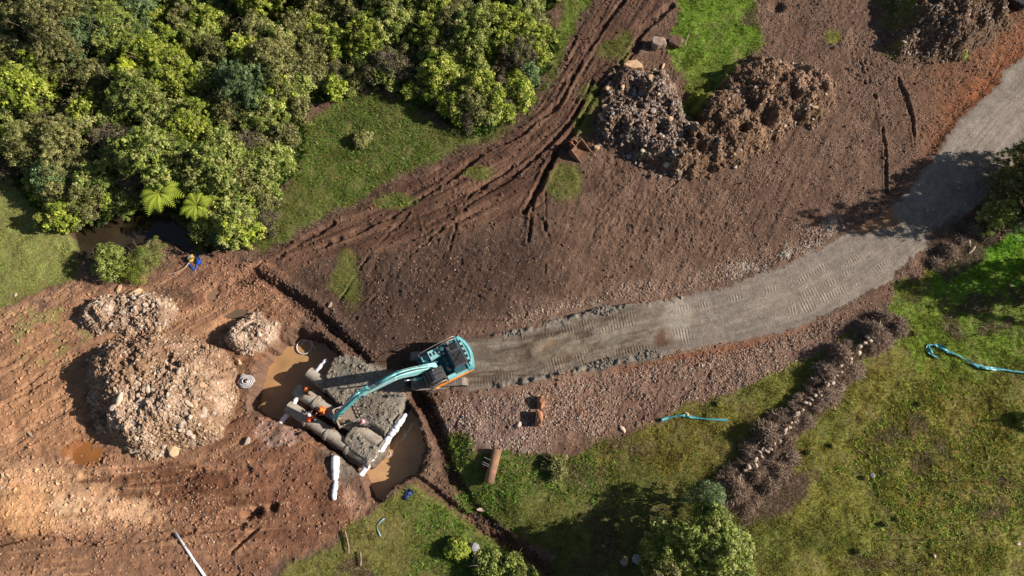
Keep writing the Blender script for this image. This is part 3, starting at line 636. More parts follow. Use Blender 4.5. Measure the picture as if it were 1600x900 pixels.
for px, py, R in pts:
    right = px > 560; bottomedge = inside(px, py) < 40 and px > 450
    w_ = {'lime': 4.5, 'mid': 3, 'olive': 2.2, 'blue': .4, 'twig': .8}
    if px < 230: w_['olive'] = 4; w_['blue'] = 1.2; w_['lime'] = 2
    if right: w_['twig'] = 1.4; w_['olive'] = 3
    if bottomedge and px > 600: w_['twig'] = 6
    k = rnd.choices(list(w_), list(w_.values()))[0]
    made.setdefault(where(k, R, px, py), []).append((py, 0)); made[where(k, R, px, py)][-1] = (py, put_tree(TP[(k, R, rnd.randint(0, 1))], px, py, where(k, R, px, py), 'shrub', {'lime':'yellow-green shrubs of the thicket','mid':'mid-green shrubs of the thicket','olive':'olive shrubs of the thicket','blue':'blue-green shrubs of the thicket','twig':'twiggy shrubs of the thicket'}[k], s=rnd.uniform(.85, 1.2)))
for lb_, ls__ in made.items():
    ls__.sort(key=lambda q: q[0])
    if 2 <= len(ls__) <= 3:
        for q, w_ in zip(ls__, ('upper', 'lower') if len(ls__) == 2 else ('upper', 'middle', 'lower')): q[1]['label'] = w_+' '+lb_
put_tree(proto('olive', 2.6, 6.5, 901, ls=.10, lobes=.5), 75, 40, 'tall olive tree with drooping crown over dark shade, at the top left corner', 'tree', name='tree', hfrac=.8)
put_tree(proto('olive', 2.2, 6.0, 905, ls=.10, lobes=.5), 105, 18, 'olive tree rising behind the tall drooping one at the top left corner', 'tree', name='tree', hfrac=.8)
put_tree(proto('mid', 2.1, 5.2, 907, ls=.10), 165, 25, 'round dull green tree right of the tall olive trees at the top left', 'tree', name='tree', hfrac=.8)
put_tree(proto('mid', 2.0, 5.6, 911, ls=.11), 205, 130, 'round green tree around the bright yellow-green crown', 'tree', name='tree', hfrac=.75)
put_tree(proto('bright', 1.15, 6.0, 913, ls=.11), 190, 105, 'small bright yellow-green crown standing out of the thicket', 'tree', name='tree', hfrac=.85)
put_tree(proto('blue', 1.6, 4., 917, ls=.09), 3, 145, 'blue-green tree cut by the left edge above the meadow', 'tree', name='tree', hfrac=.75)
put_tree(proto('olive', 1.9, 3.6, 919, ls=.09), 45, 235, 'broad olive shrub at the left end of the thicket above the meadow', 'shrub', hfrac=.6)
# tree ferns
fern_m = mat('fern_leaf', A(176,190,66), .55, transl=.3, objvar=.08, spec=.3)
frib_m = mat('fern_stem', A(130,116,60), .7)
def fern(px, py, H, Lf, n, label, seed):
    r = random.Random(seed); p_ = at(px, py, H); x, y = G(px, py, p_.z+H); z = gz(x, y)
    t = tag(empty('tree_fern', (x, y, z)), label, 'tree fern')
    link('trunk', tubemesh('trunk', [([(0,0,-.2),(0.05,0,H*.5),(0,0,H)], [.13,.10,.09])], bark_m), None, t)
    for i in range(n):
        a = i*math.tau/n+r.uniform(-.15, .15); LL = Lf*r.uniform(.85, 1.1); V = []; F = []; rib = []
        drop = r.uniform(.35, .6)
        for j in range(15):
            q = j/14; rad = LL*q; zz_ = H+.35*LL*math.sin(q*2.2)-drop*LL*q*q*.7
            c = Vector((rad*math.cos(a), rad*math.sin(a), zz_)); rib.append(c)
            w = .30*LL*math.sin(math.pi*min(1, q*.86+.12))**.8*(1 if q < .97 else .3)
            if j == 0: continue
            for sg in (-1, 1):
                sdv = Vector((-math.sin(a), math.cos(a), 0))*sg; fwv = Vector((math.cos(a), math.sin(a), 0)); b0 = len(V); st = LL/14*.30
                V += [c-fwv*st*1.75, c+fwv*st*1.75, c+sdv*w+fwv*(w*.35+st*.25)+Vector((0,0,-w*.25)), c+sdv*w*.6-fwv*(st*.3-w*.15)+Vector((0,0,-w*.08))]; F.append((b0, b0+1, b0+2, b0+3))
        me = bpy.data.meshes.new('frond'); me.from_pydata(V, [], F); f_ = link('frond', me, fern_m, t)
        link('stem', tubemesh('stem', [(rib[::2], .012)], frib_m, 4), frib_m, f_)
fern(250, 302, 3.2, 1.9, 10, 'large yellow-green tree fern at the front edge of the thicket above the dark stream', 1)
fern(308, 322, 2.8, 1.4, 9, 'smaller tree fern just right of the large one at the thicket edge', 2)
fern(322, 310, 2.2, 1.15, 8, 'low tree fern tucked behind the smaller fern and the green shrub', 3)
# stream island shrubs, bottom trees, right edge
def one(kind, R, H, px, py, label, name='shrub', cat='shrub', hf=.6, seed=None, **k):
    global sd_
    sd_ += 5; return put_tree(proto(kind, R, H, seed or sd_, **k), px, py, label, cat, name=name, hfrac=hf)
one('mid', 1.35, 1.8, 172, 408, 'round leafy green bush with bare twigs on the near bank of the dark stream', ls=.1)
one('mid', 1.4, 1.2, 228, 402, 'fine grassy-green bush beside the round leafy bush on the stream bank', ls=.07, nc=260, long=4)
one('lime', .8, .8, 212, 428, 'low yellowish bush at the foot of the two stream bank bushes', ls=.07, long=3)
one('lime', 1.3, 2.4, 375, 358, 'large-leaved bright shrub at the lower tip of the thicket above the trench', ls=.16)
one('lime', 1.5, 2.4, 100, 335, 'yellow-green shrub overhanging the left end of the dark stream', ls=.14)
one('olive', .75, .6, 565, 218, 'small dark green bush alone in the grass clearing below the thicket', ls=.12)
one('mid', .6, .7, 545, 140, 'small low shrub at the top of the grass clearing', ls=.1)
one('blue', 1.25, 3.4, 1108, 778, 'small rounded grey-green tree at the lower end of the dry brush row', 'tree', 'tree', .75, ls=.07, lobes=.12)
one('mid', 2.9, 6.2, 1118, 862, 'big round green tree at the bottom edge below the dry brush row', 'tree', 'tree', .75, ls=.13, per=38, lobes=.5)
one('mid', 1.7, 5.0, 1052, 868, 'darker green tree left of the big round tree at the bottom edge', 'tree', 'tree', .7, ls=.10)
one('olive', 2.2, 7.6, 1040, 945, 'tree cut off by the bottom edge beside the big round green tree', 'tree', 'tree', .8, ls=.11)
one('lime', .7, .9, 715, 858, 'bright leafy weed bush between grey boulders at the lower stream', ls=.13)
one('mid', 1.2, 1.5, 800, 892, 'leafy shrub at the bottom edge beside the shaded stream', ls=.12)
one('mid', 1.0, 1.2, 762, 885, 'smaller leafy shrub left of the one at the shaded stream', ls=.12)
one('olive', .8, .7, 868, 728, 'low scrubby bush where the stony ground meets the field', ls=.1)
one('olive', 1.5, 3.6, 1580, 292, 'pale olive bush leaning over the road at the right edge', ls=.09)
one('mid', 1.3, 2.6, 1560, 335, 'dark green bush below the pale olive bush at the right edge', ls=.1)
one('blue', 1.2, 2.4, 1596, 345, 'grey-green bush cut by the right edge above the bright grass', ls=.08)
one('olive', 2.0, 4.6, 1625, 245, 'olive tree mostly beyond the right edge, its rim over the road', 'tree', 'tree', .75, ls=.1)
def base_tree(kind, R, H, px, py, label, lobes=.5):
    global sd_
    sd_ += 5; pr = proto(kind, R, H, sd_, ls=.11, lobes=lobes); x, y = G(px, py, 0); z = gz(x, y)
    t = tag(empty('tree', (x, y, z), rnd.uniform(0, 6)), label, 'tree')
    for nm, me in (('crown', pr[0]), ('trunk', pr[1])):
        c = bpy.data.objects.new(nm, me); COL.objects.link(c); c.parent = t
base_tree('twig', 1.7, 8.8, 1583, 345, 'tall slim tree at the right edge casting its crown shadow across the road')
base_tree('twig', 1.8, 6.0, 1605, 300, 'open-crowned tree at the right edge above the bushes, shading the road')
base_tree('mid', 1.6, 5.2, 1628, 268, 'leafy tree beyond the right edge whose shadow falls on the upper road')
base_tree('olive', 2.0, 7.2, 1640, 330, 'tree beyond the right edge behind the tall slim one')
base_tree('mid', 2.6, 6.5, 1700, 450, 'tree beyond the right edge shading the bright grass')
# leafy bush over the field post at the right edge
x, y = G(1608, 657, 0); t = tag(empty('fence_post', (x, y, gz(x, y))), 'thin wooden post at the right edge casting a straight shadow on the grass', 'post')
link('post', tubemesh('post', [([(0,0,-.2),(0,0,2.0)], [.05,.045])], bark_m), None, t)
one('mid', .55, .9, 1606, 656, 'small dark bush at the foot of the post at the right edge', ls=.09)
for i, (px, py, R, lb) in enumerate(((1435,632,.22,'straw-yellow grass tussock below the long teal sheet'),(1351,747,.22,'straw-yellow grass tussock right of the dry brush row'),(1382,820,.22,'pale grass tussock with a long shadow in the lower right field'),
   (1340,862,.28,'dark grass tussock near the bottom of the field'),(1300,697,.2,'small tussock beside the lower part of the brush row'),(1262,708,.22,'small tussock touching the brush row'),(1402,812,.15,'tiny tussock above the pale tussock'),(1122,632,.2,'small green tuft right above the short teal sheet'),(1428,522,.25,'dark tuft between the brush row end and the long teal sheet'))):
    cr = leafcloud('crown', np.array([[0,0,R*.9],[R*.4,0,R*.5],[-R*.3,R*.2,R*.5]]), np.array([R,R*.8,R*.8]), 60, .12, [(170,160,84),(140,140,66)], 700+i, long=4)
    q = at(px, py); o = link('grass_tussock', cr, fol_m, None, q); tag(o, lb, 'tussock')
# dry brush row: heaps of dead twigs
twig_m = mat('dead_twigs', None, .9, attr=True)
def twigheap(R, H, n, seed, pal=((176,146,120),(200,172,146),(140,112,92),(118,92,74),(214,188,160),(156,124,104))):
    r = np.random.RandomState(seed); pal = np.array([A(*q) for q in pal])
    u = np.sqrt(r.rand(n)); th = r.uniform(0, 6.28, n); c = np.stack([R*u*np.cos(th), R*u*np.sin(th), H*(1-u*u)*r.uniform(.2, 1.05, n)], 1)
    d = r.normal(size=(n, 3)); d[:, 2] *= .6; d /= np.linalg.norm(d, axis=1)[:, None]; L_ = (.06+.5*r.rand(n)**3)[:, None]
    s = np.cross(d, r.normal(size=(n, 3))); s /= np.linalg.norm(s, axis=1)[:, None]; w = r.uniform(.006, .02, n)[:, None]
    V = np.stack([c-d*L_-s*w, c-d*L_+s*w, c+d*L_+s*w*.4, c+d*L_-s*w*.4], 1).reshape(-1, 3)
    me = mesh_np('dead_brush', V, np.arange(n*4).reshape(-1, 4), np.repeat(.74*pal[r.randint(0, len(pal), n)]*(1+r.uniform(-.3, .3, (n, 1))), 4, 0), False)
    return me
TH = [twigheap(.7, .8, 1500, 40), twigheap(.85, 1.0, 2100, 41), twigheap(.5, .5, 900, 42)]
bl = [(a[0]+(b[0]-a[0])*t, a[1]+(b[1]-a[1])*t) for a, b in zip(BRUSHL[:-1], BRUSHL[1:]) for t in (0, .3, .55, .8)]
for i, (px, py) in enumerate(bl):
    for sgn in (-1, 1):
        q = at(px+sgn*rnd.uniform(11, 19)*.74, py+sgn*rnd.uniform(11, 19)*.67+rnd.uniform(-4, 4))
        o = link('dead_brush', TH[rnd.randint(0, 2)], None, None, q, (0, 0, rnd.uniform(0, 6))); sc_ = rnd.uniform(.6, 1.15); o.scale = (sc_*rnd.uniform(.7, 1.25), sc_*.9, sc_*rnd.uniform(.5, 1.2))
        tag(o, 'clump of dry brush on the '+('field side' if sgn > 0 else 'road side')+' of the stone row, '+['top end','upper part','upper middle','middle','lower middle','lower part','low end'][min(6, int(i/len(bl)*7))], 'dead brush', 'dry brush along the stone row')
for px, py in ((1400,512),(1380,500),(1365,520),(1200,760),(1180,780),(1215,735),(1165,790),(1230,715),(1150,765)):
    tag(link('dead_brush', TH[rnd.randint(0, 2)], None, None, at(px, py), (0, 0, rnd.uniform(0, 6))), 'dry brush heap beyond the '+('upper' if py < 600 else 'lower')+' end of the stone row, '+{(1400,512):'farthest right',(1380,500):'topmost',(1365,520):'nearest the stones',(1200,760):'toward the field',(1180,780):'above the bare branches',(1215,735):'third up, field side',(1165,790):'lowest of all',(1230,715):'highest on the field side',(1150,765):'touching the grey-green tree'}[(px,py)], 'dead brush', 'dry brush along the stone row')
for (px, py), w_ in zip(((1480,395),(1500,378),(1462,412),(1520,362),(1540,372)), ('second from the road end', 'middle', 'nearest the road', 'under the bushes', 'farthest right')):
    tag(link('dead_brush', TH[rnd.randint(0, 2)], None, None, at(px, py), (0, 0, rnd.uniform(0, 6))), 'dry brush clump between road bend and bright grass, '+w_, 'dead brush', 'dry brush below the road bend')
for m_ in TH: m_.materials.append(twig_m)
# ------------------------------------------------------------------ built objects
class MB:
    def __init__(s, M_=None): s.bm = bmesh.new(); s.M = M_ or Matrix()
    warp = None
    def add(s, pts, faces):
        if s.warp: pts = [s.warp(q) for q in pts]
        v = [s.bm.verts.new(s.M @ Vector(q)) for q in pts]
        for f in faces:
            try: s.bm.faces.new([v[i] for i in f])
            except ValueError: pass
        return s
    def box(s, x0, x1, y0, y1, z0, z1, tx=0, ty=0):
        return s.add([(x0,y0,z0),(x1,y0,z0),(x1,y1,z0),(x0,y1,z0),(x0+tx,y0+ty,z1),(x1-tx,y0+ty,z1),(x1-tx,y1-ty,z1),(x0+tx,y1-ty,z1)],
              [(3,2,1,0),(4,5,6,7),(0,1,5,4),(1,2,6,5),(2,3,7,6),(3,0,4,7)])
    def obox(s, a, b, w, h):  # bar from a to b
        a = Vector(a); b = Vector(b); t = (b-a).normalized(); side = t.cross(Vector((0,0,1))); side = side.normalized() if side.length > 1e-4 else Vector((0,1,0)); up = side.cross(t)
        P_ = [a+side*i*w/2+up*j*h/2 for i, j in ((-1,-1),(1,-1),(1,1),(-1,1))]+[b+side*i*w/2+up*j*h/2 for i, j in ((-1,-1),(1,-1),(1,1),(-1,1))]
        return s.add(P_, [(3,2,1,0),(4,5,6,7),(0,1,5,4),(1,2,6,5),(2,3,7,6),(3,0,4,7)])
    def cyl(s, a, b, r, r2=None, n=14, cap=True):
        a = Vector(a); b = Vector(b); t = (b-a).normalized(); u = t.orthogonal().normalized(); w = t.cross(u); r2 = r if r2 is None else r2
        P_ = [a+(u*math.cos(k*math.tau/n)+w*math.sin(k*math.tau/n))*r for k in range(n)]+[b+(u*math.cos(k*math.tau/n)+w*math.sin(k*math.tau/n))*r2 for k in range(n)]
        F = [(k, (k+1) % n, n+(k+1) % n, n+k) for k in range(n)]
        if cap: F += [tuple(range(n))[::-1], tuple(range(n, 2*n))]
        return s.add(P_, F)
    def ext(s, prof, y0, y1):  # profile in x,z extruded in y
        n = len(prof); P_ = [(x, y0, z) for x, z in prof]+[(x, y1, z) for x, z in prof]
        return s.add(P_, [tuple(range(n)), tuple(range(n, 2*n))[::-1]]+[(k, n+k, n+(k+1) % n, (k+1) % n) for k in range(n)])
    def extz(s, prof, z0, z1):
        n = len(prof); P_ = [(x, y, z0) for x, y in prof]+[(x, y, z1) for x, y in prof]
        return s.add(P_, [tuple(range(n))[::-1], tuple(range(n, 2*n))]+[(k, (k+1) % n, n+(k+1) % n, n+k) for k in range(n)])
    def build(s, name, m, parent=None, bev=0, smooth=False, loc=None):
        bmesh.ops.recalc_face_normals(s.bm, faces=s.bm.faces[:])
        if bev: bmesh.ops.bevel(s.bm, geom=s.bm.edges[:], offset=bev, segments=2, affect='EDGES', profile=.6, clamp_overlap=True)
        me = bpy.data.meshes.new(name); s.bm.to_mesh(me); s.bm.free()
        for q in me.polygons: q.use_smooth = smooth
        return link(name, me, m, parent, loc)
def path_obj(name, pts, r, m, parent=None, ns=8, sub=4):
    P_ = [Vector(q) for q in pts]; out = []
    for i in range(len(P_)-1):
        p0 = P_[max(i-1, 0)]; p1 = P_[i]; p2 = P_[i+1]; p3 = P_[min(i+2, len(P_)-1)]
        for k in range(sub):
            t = k/sub; out.append(.5*((2*p1)+(p2-p0)*t+(2*p0-5*p1+4*p2-p3)*t*t+(-p0+3*p1-3*p2+p3)*t**3))
    out.append(P_[-1])
    me = tubemesh(name, [(out, r)], m, ns); o = bpy.data.objects.new(name, me); COL.objects.link(o)
    if parent: o.parent = parent
    return o
teal = mat('teal_paint', A(84,186,188), .38, dirt=.45, nscale=3, namp=.14, spec=.5)
tealp = mat('pale_teal_paint', A(158,218,216), .4, dirt=.38, nscale=3, namp=.12, spec=.5)
teald = mat('dark_teal_paint', A(22,98,110), .45, dirt=.5, nscale=4, namp=.2)
blk = mat('black_rubber_and_steel', A(38,38,40), .6, nscale=6, namp=.3)
drk = mat('dark_grey_panel', A(78,80,84), .5, dirt=.4, nscale=5, namp=.25)
shoe_m = mat('track_steel', A(168,154,142), .6, dirt=.6, metal=.25, nscale=7, namp=.35, bump=.01)
chrome = mat('piston_rod', A(200,200,205), .2, metal=.9)
glass = mat('cab_glass', A(30,36,42), .08, spec=.8)
orng = mat('orange_stripe', A(236,140,30), .45)
worn = mat('worn_bucket_steel', A(196,170,144), .6, dirt=.35, metal=.2, nscale=4, namp=.35, bump=.01)
rust = mat('rusted_steel', A(150,108,80), .85, dirt=.7, nscale=4, namp=.35, bump=.015)
conc = mat('concrete', A(180,168,150), .85, dirt=.75, nscale=1.6, namp=.45, bump=.015)
white = mat('white_fabric', A(238,234,236), .75, dirt=.14, nscale=3, namp=.12, bump=.02)
mudm = mat('mud_load', A(126,108,90), .9, nscale=5, namp=.3, bump=.03)
silver = mat('pale_metal', A(190,182,172), .45, metal=.5)

ex = Vector((*G(686, 577, .5), 0)); ez = gz(ex.x, ex.y)
ROOT = tag(empty('excavator', (ex.x, ex.y, ez)), 'teal crawler excavator reaching its boom over the pipes at the end of the road', 'excavator')
Mt = Matrix.Rotation(math.radians(4), 4, 'Z')
def sub(name, mbo, m, parent, **k): return mbo.build(name, m, parent, **k)
# tracks: loop profile with shoes
for sgn in (-1, 1):
    yc = sgn*1.13
    o = MB(Mt).ext([(-1.75,.28),(-1.62,.62),(-1.45,.72),(1.45,.72),(1.62,.62),(1.75,.28),(1.45,.12),(-1.45,.12)], yc-.2, yc+.2).build('track_frame', blk, ROOT, bev=.02)
    loop = []
    hl = 1.72; rr = .42
    for k in range(21): loop.append((-hl+k*2*hl/20, .86, 0))
    for k in range(1, 8): a_ = math.pi/2-k*math.pi/8; loop.append((hl+rr*math.cos(a_), .44+rr*math.sin(a_), a_-math.pi/2))
    for k in range(21): loop.append((hl-k*2*hl/20, .02, math.pi))
    for k in range(1, 8): a_ = -math.pi/2-k*math.pi/8; loop.append((-hl+rr*math.cos(a_), .44+rr*math.sin(a_), a_-math.pi/2))
    b_ = MB(Mt)
    for x_, z_, an in loop:
        c_, s_ = math.cos(an), math.sin(an)
        pr = [(-.082,-.03),(.082,-.03),(.082,.005),(.06,.012),(.055,.045),(.035,.045),(.03,.01),(-.02,.01),(-.025,.045),(-.045,.045),(-.05,.012),(-.082,.005)]
        b_.ext([(x_+u*c_-v*s_, z_+u*s_+v*c_) for u, v in pr], yc-.3, yc+.3)
    tk = b_.build('track', shoe_m, ROOT)
    for x_ in (-hl, hl): MB(Mt).cyl((x_, yc-.16, .44), (x_, yc+.16, .44), .34, n=18).build('wheel', teald if x_ < 0 else blk, ROOT)
    for k in range(3): MB(Mt).box(-.9+k*.7, -.6+k*.7, yc-.3*sgn-.02, yc-.3*sgn+.02, .5, .58).build('step', drk, tk)
MB(Mt).box(-.9,.9,-.95,.95,.35,.75,.1,.1).build('undercarriage', blk, ROOT, bev=.02)
MB().cyl((0,0,.7),(0,0,1.05), .62, n=24).build('slewing_ring', blk, ROOT)
# upper structure
YAW = math.pi+math.radians(27); Mu = Matrix.Rotation(YAW, 4, 'Z')
def U(): return MB(Mu)
U().extz([(-2.1,-1.32),(1.25,-1.32),(1.25,-.72),(.5,-.62),(.5,.45),(1.2,.45),(1.2,1.3),(-2.1,1.3)], 1.02, 1.18).build('deck', teald, ROOT, bev=.01)
arc = [(-2.80+ .42*(abs(y)/1.36)**2.2, y) for y in np.linspace(-1.36, 1.36, 15)]
U().extz([(-1.98,1.36),(-1.98,-1.36)]+arc, 1.0, 2.02).build('counterweight', teal, ROOT, bev=.05)
cwt = U().extz([(x+.07, y*.95) for x, y in arc][::-1]+[(x+.20, y*.90) for x, y in arc], 2.0, 2.07).build('counterweight_rim', tealp, ROOT)
U().extz([(-2.42,-1.08),(-2.2,-1.08),(-2.2,1.08),(-2.42,1.08)], 2.02, 2.09).build('rear_ledge', tealp, ROOT, bev=.01)
for k in range(5): U().box(-2.38,-2.26,-.95+k*.42,-.75+k*.42,2.085,2.12).build('latch', blk, ROOT)
U().box(-1.98,-.98,-1.3,1.28,1.15,1.92).build('engine_bay', teald, ROOT, bev=.02)
hd = U().box(-2.14,-1.10,-.92,.90,1.92,2.14,.03,.03).build('hood', drk, ROOT, bev=.03)
g_ = U()
for k in range(7): g_.box(-2.05+k*.135,-2.01+k*.135,-.3,.8,2.14,2.165)
g_.box(-1.95,-1.45,-.82,-.45,2.14,2.18); g_.build('hood_louvre', blk, hd)
U().obox((-2.08,-.1,2.17),(-1.15,.5,2.17),.03,.03).build('hood_rail', blk, hd)
U().obox((-1.2,-.6,2.17),(-1.7,.62,2.17),.025,.025).build('hood_rail', blk, hd)
ex_ = U().cyl((-1.35,-1.02,1.9),(-1.35,-1.02,2.4), .09).build('exhaust_pipe', blk, ROOT)
U().cyl((-1.35,-1.02,2.38),(-1.42,-1.08,2.5), .075).build('exhaust_tip', silver, ex_)
U().cyl((-.82,-.95,1.9),(-.82,-.95,2.12), .16).build('air_cleaner', teald, ROOT)
U().cyl((-.78,-.6,1.8),(-.78,-.6,2.0), .12).build('filler_cap', blk, ROOT)
U().cyl((-.72,.62,1.6),(-.72,.62,1.86), .2).build('filter_cap', blk, ROOT)
tb = U().box(-.62,.28,-1.3,-.62,1.15,1.82).build('fuel_tank', tealp, ROOT, bev=.03)
for k in range(3): U().box(-.5+k*.27,-.36+k*.27,-1.12,-.84,1.81,1.835).build('tank_step', blk, tb)
U().box(-1.0,-.62,-1.3,.98,1.15,1.7).build('pump_bay', teald, ROOT, bev=.02)
for k in range(3): U().box(-.92,-.78,-.5+k*.4,-.32+k*.4,1.695,1.72).build('bay_slot', blk, ROOT)
st_ = U().box(.30,.92,-1.3,-.72,1.12,1.48).build('tool_box', teald, ROOT, bev=.03)
g_ = U()
for i in range(4): 
    g_.box(.37+i*.14,.41+i*.14,-1.22,-.8,1.478,1.5)
for i in range(3): g_.box(.35,.88,-1.18+i*.15,-1.14+i*.15,1.48,1.503)
g_.build('step_grid', tealp, st_)
# boom foot brackets
U().ext([(-.35,1.1),(.55,1.1),(.4,2.0),(.1,2.05)], -.36, -.28).build('boom_bracket', teald, ROOT)
U().ext([(-.35,1.1),(.55,1.1),(.4,2.0),(.1,2.05)], .18, .26).build('boom_bracket', teald, ROOT)
# cab
cab = U().ext([(-.28,1.15),(1.12,1.15),(1.22,1.7),(.98,2.78),(.8,2.88),(-.22,2.88)], .36, 1.30).build('cab', drk, ROOT, bev=.05)
U().add([(1.235,.44,1.75),(1.235,1.22,1.75),(1.01,1.22,2.74),(1.01,.44,2.74)], [(0,1,2,3)]).build('windscreen', glass, cab)
U().box(-.1,1.0,1.305,1.318,1.75,2.7).build('side_window', glass, cab)
U().box(-.24,.62,.42,1.24,2.88,2.93,.02,.02).build('roof_panel', drk, cab, bev=.015)
g_ = U()
for k in range(7): g_.obox((.72,.44+k*.13,2.93),(1.26,.44+k*.13,2.72),.03,.03)
g_.obox((.72,.42,2.93),(.72,1.24,2.93),.05,.04); g_.obox((1.26,.42,2.72),(1.26,1.24,2.72),.05,.04); g_.obox((1.0,.42,2.82),(1.0,1.24,2.82),.04,.03)
for k in range(3): g_.obox((1.26,.44+k*.39,2.72),(1.36,.44+k*.39,1.6),.03,.03)
g_.build('cab_guard', blk, cab)
for k in range(2): U().obox((-.1,.6+k*.3,2.95),(.5,.6+k*.3,2.95),.03,.03).build('roof_rib', blk, cab)
U().cyl((.45,.5,2.93),(.45,.5,3.05), .06).build('beacon', silver, cab)
# left side panel with stripe
U().box(-2.0,-.3,1.10,1.33,1.16,1.90).build('side_door', tealp, ROOT, bev=.03)
U().box(-2.3,1.0,1.375,1.40,1.02,1.14).build('stripe', orng, ROOT)
U().box(-2.3,.9,1.30,1.375,1.0,1.16).build('side_skirt', orng, ROOT)
hr = []
path_obj('handrail', [Mu@Vector(q) for q in ((-2.0,-1.36,1.95),(-2.0,-1.38,2.35),(-1.0,-1.38,2.35),(.2,-1.38,2.2),(.95,-1.38,1.9),(.95,-1.36,1.4))], .025, silver, ROOT, 6, 2)
path_obj('handrail', [Mu@Vector(q) for q in ((-1.9,-1.2,1.9),(-1.9,-1.2,2.28),(-.6,-1.2,2.28),(-.6,-1.2,1.85))], .022, silver, ROOT, 6, 2)
path_obj('handrail', [Mu@Vector(q) for q in ((-.2,1.42,1.3),(-.1,1.45,2.5),(.9,1.48,2.45),(1.35,1.5,1.9),(1.3,1.45,1.2))], .028, silver, ROOT, 6, 2)
path_obj('handrail', [Mu@Vector(q) for q in ((.5,1.52,1.15),(.6,1.62,1.9),(1.2,1.62,1.9),(1.42,1.55,1.15))], .025, silver, ROOT, 6, 2)
for y_, z_ in ((1.62,2.2),(-1.45,2.0)): U().box(1.3,1.36,y_-.12,y_+.12,z_-.2,z_+.15).build('mirror', blk, ROOT, bev=.01)
# boom, arm, bucket
bx = [(.0,1.62),(.12,2.02),(.7,2.85),(1.7,4.15),(2.6,4.98),(3.1,5.12),(3.8,5.0),(5.55,4.34),(5.95,4.10),(5.9,3.82),(5.5,3.78),(3.9,4.28),(3.1,4.36),(2.7,4.15),(1.9,3.2),(.9,2.05),(.35,1.55)]
def flat(q):
    x, y, z = q
    return Vector((x, y, z-.62*math.sin(math.pi*min(max((x-.1)/5.6, 0), 1)))) if z > 2.0 else Vector((x, y, z))
def U():
    m_ = MB(Mu); m_.warp = flat; return m_
boom = U().ext(bx, -.27, .17).build('boom', tealp, ROOT, bev=.025)
U().ext([(2.45,4.88),(2.75,5.25),(3.05,5.22),(3.1,5.08)], -.2,-.12).build('bracket', teald, boom); U().ext([(2.45,4.88),(2.75,5.25),(3.05,5.22),(3.1,5.08)], .02,.10).build('bracket', teald, boom)
_p = Vector((5.72,0,4.02)); Ma = Mu @ Matrix.Translation(_p) @ Matrix.Rotation(math.radians(-8),4,'Y') @ Matrix.Translation(-_p)
def UA(): return MB(Ma)
ax = [(5.25,4.72),(5.05,4.52),(5.45,3.95),(5.8,3.62),(7.9,.72),(8.12,.60),(8.22,.78),(8.15,.98),(6.35,3.95),(5.95,4.42)]
arm = UA().ext(ax, -.20, .10).build('arm', teal, ROOT, bev=.02)
U().cyl((5.72,-.36,4.02),(5.72,.26,4.02), .11).build('pin', blk, boom)
for y_ in (-.42, .32):
    c1 = U().cyl((.95,y_,1.25),(1.95,y_,2.75), .10).build('boom_cylinder', teal, ROOT, smooth=True)
    U().cyl((1.9,y_,2.7),(2.62,y_,3.82), .055).build('piston', chrome, c1, smooth=True)
    U().cyl((1.86,y_,2.62),(2.0,y_,2.83), .125).build('gland', tealp, c1)
c2 = U().cyl((2.85,-.05,5.18),(4.4,-.05,4.98), .10).build('arm_cylinder', teal, ROOT, smooth=True)
U().cyl((4.4,-.05,4.98),(5.2,-.05,4.68), .055).build('piston', chrome, c2, smooth=True)
U().cyl((4.3,-.05,4.99),(4.46,-.05,4.97), .125).build('gland', blk, c2)
c3 = UA().cyl((5.85,-.05,4.52),(6.95,-.05,3.1), .085).build('bucket_cylinder', tealp, ROOT, smooth=True)
UA().cyl((6.95,-.05,3.1),(7.72,-.05,2.0), .05).build('piston', chrome, c3, smooth=True)
for y_ in (-.26, .16): UA().obox((7.72,y_,2.0),(7.35,y_,1.5),.05,.12).build('link', teald, ROOT); UA().obox((7.72,y_,2.0),(8.05,y_,.35),.05,.10).build('link', teald, ROOT)
for i, y_ in enumerate((-.20,-.12,.04,.10)):
    path_obj('hose', [Mu@flat(q) for q in ((.5,y_*.9,2.45+.05),(1.4,y_,3.95),(2.5,y_,5.03),(3.2,y_,5.22),(4.2,y_*1.6,4.98),(5.2,y_*1.6,4.6))], .022, blk, boom, 5, 3)
for y_ in (-.23, .13): path_obj('hose', [Ma@Vector(q) for q in ((5.0,y_,4.75),(5.6,y_*1.2,4.85),(6.2,y_,4.15),(7.0,y_,2.9))], .02, blk, arm, 5, 3)
path_obj('pipe', [Mu@flat(q) for q in ((3.0,.19,4.6),(4.2,.19,4.45),(5.3,.19,4.1))], .02, silver, boom, 5, 3)
# bucket (opens up and back to the machine)
bp = [(8.25,.28),(8.32,-.12),(8.12,-.48),(7.72,-.66),(7.25,-.58),(6.98,-.22)]
bi = [(8.14,.28),(8.20,-.10),(8.03,-.39),(7.70,-.55),(7.30,-.48),(7.06,-.20)]
_b = Vector((8.25,0,.28)); Mk = Mu @ Matrix.Translation(_b+Vector((.28,0,.42))) @ Matrix.Diagonal((1.22,1.08,1,1)) @ Matrix.Translation(-_b)
def UK(): return MB(Mk)
bk = UK().ext(bp+bi[::-1], -.68, .58).build('bucket', worn, ROOT)
UK().ext(bp, -.70,-.66).build('side_plate', worn, bk); UK().ext(bp, .56,.60).build('side_plate', worn, bk)
for k in range(5): UK().obox((7.02,-.60+k*.275,-.22),(6.80,-.60+k*.275,.02),.09,.06).build('tooth', silver, bk)
UK().obox((8.2,-.71,.30),(6.98,-.71,-.20),.05,.06).build('rim', silver, bk); UK().obox((8.2,.61,.30),(6.98,.61,-.20),.05,.06).build('rim', silver, bk)
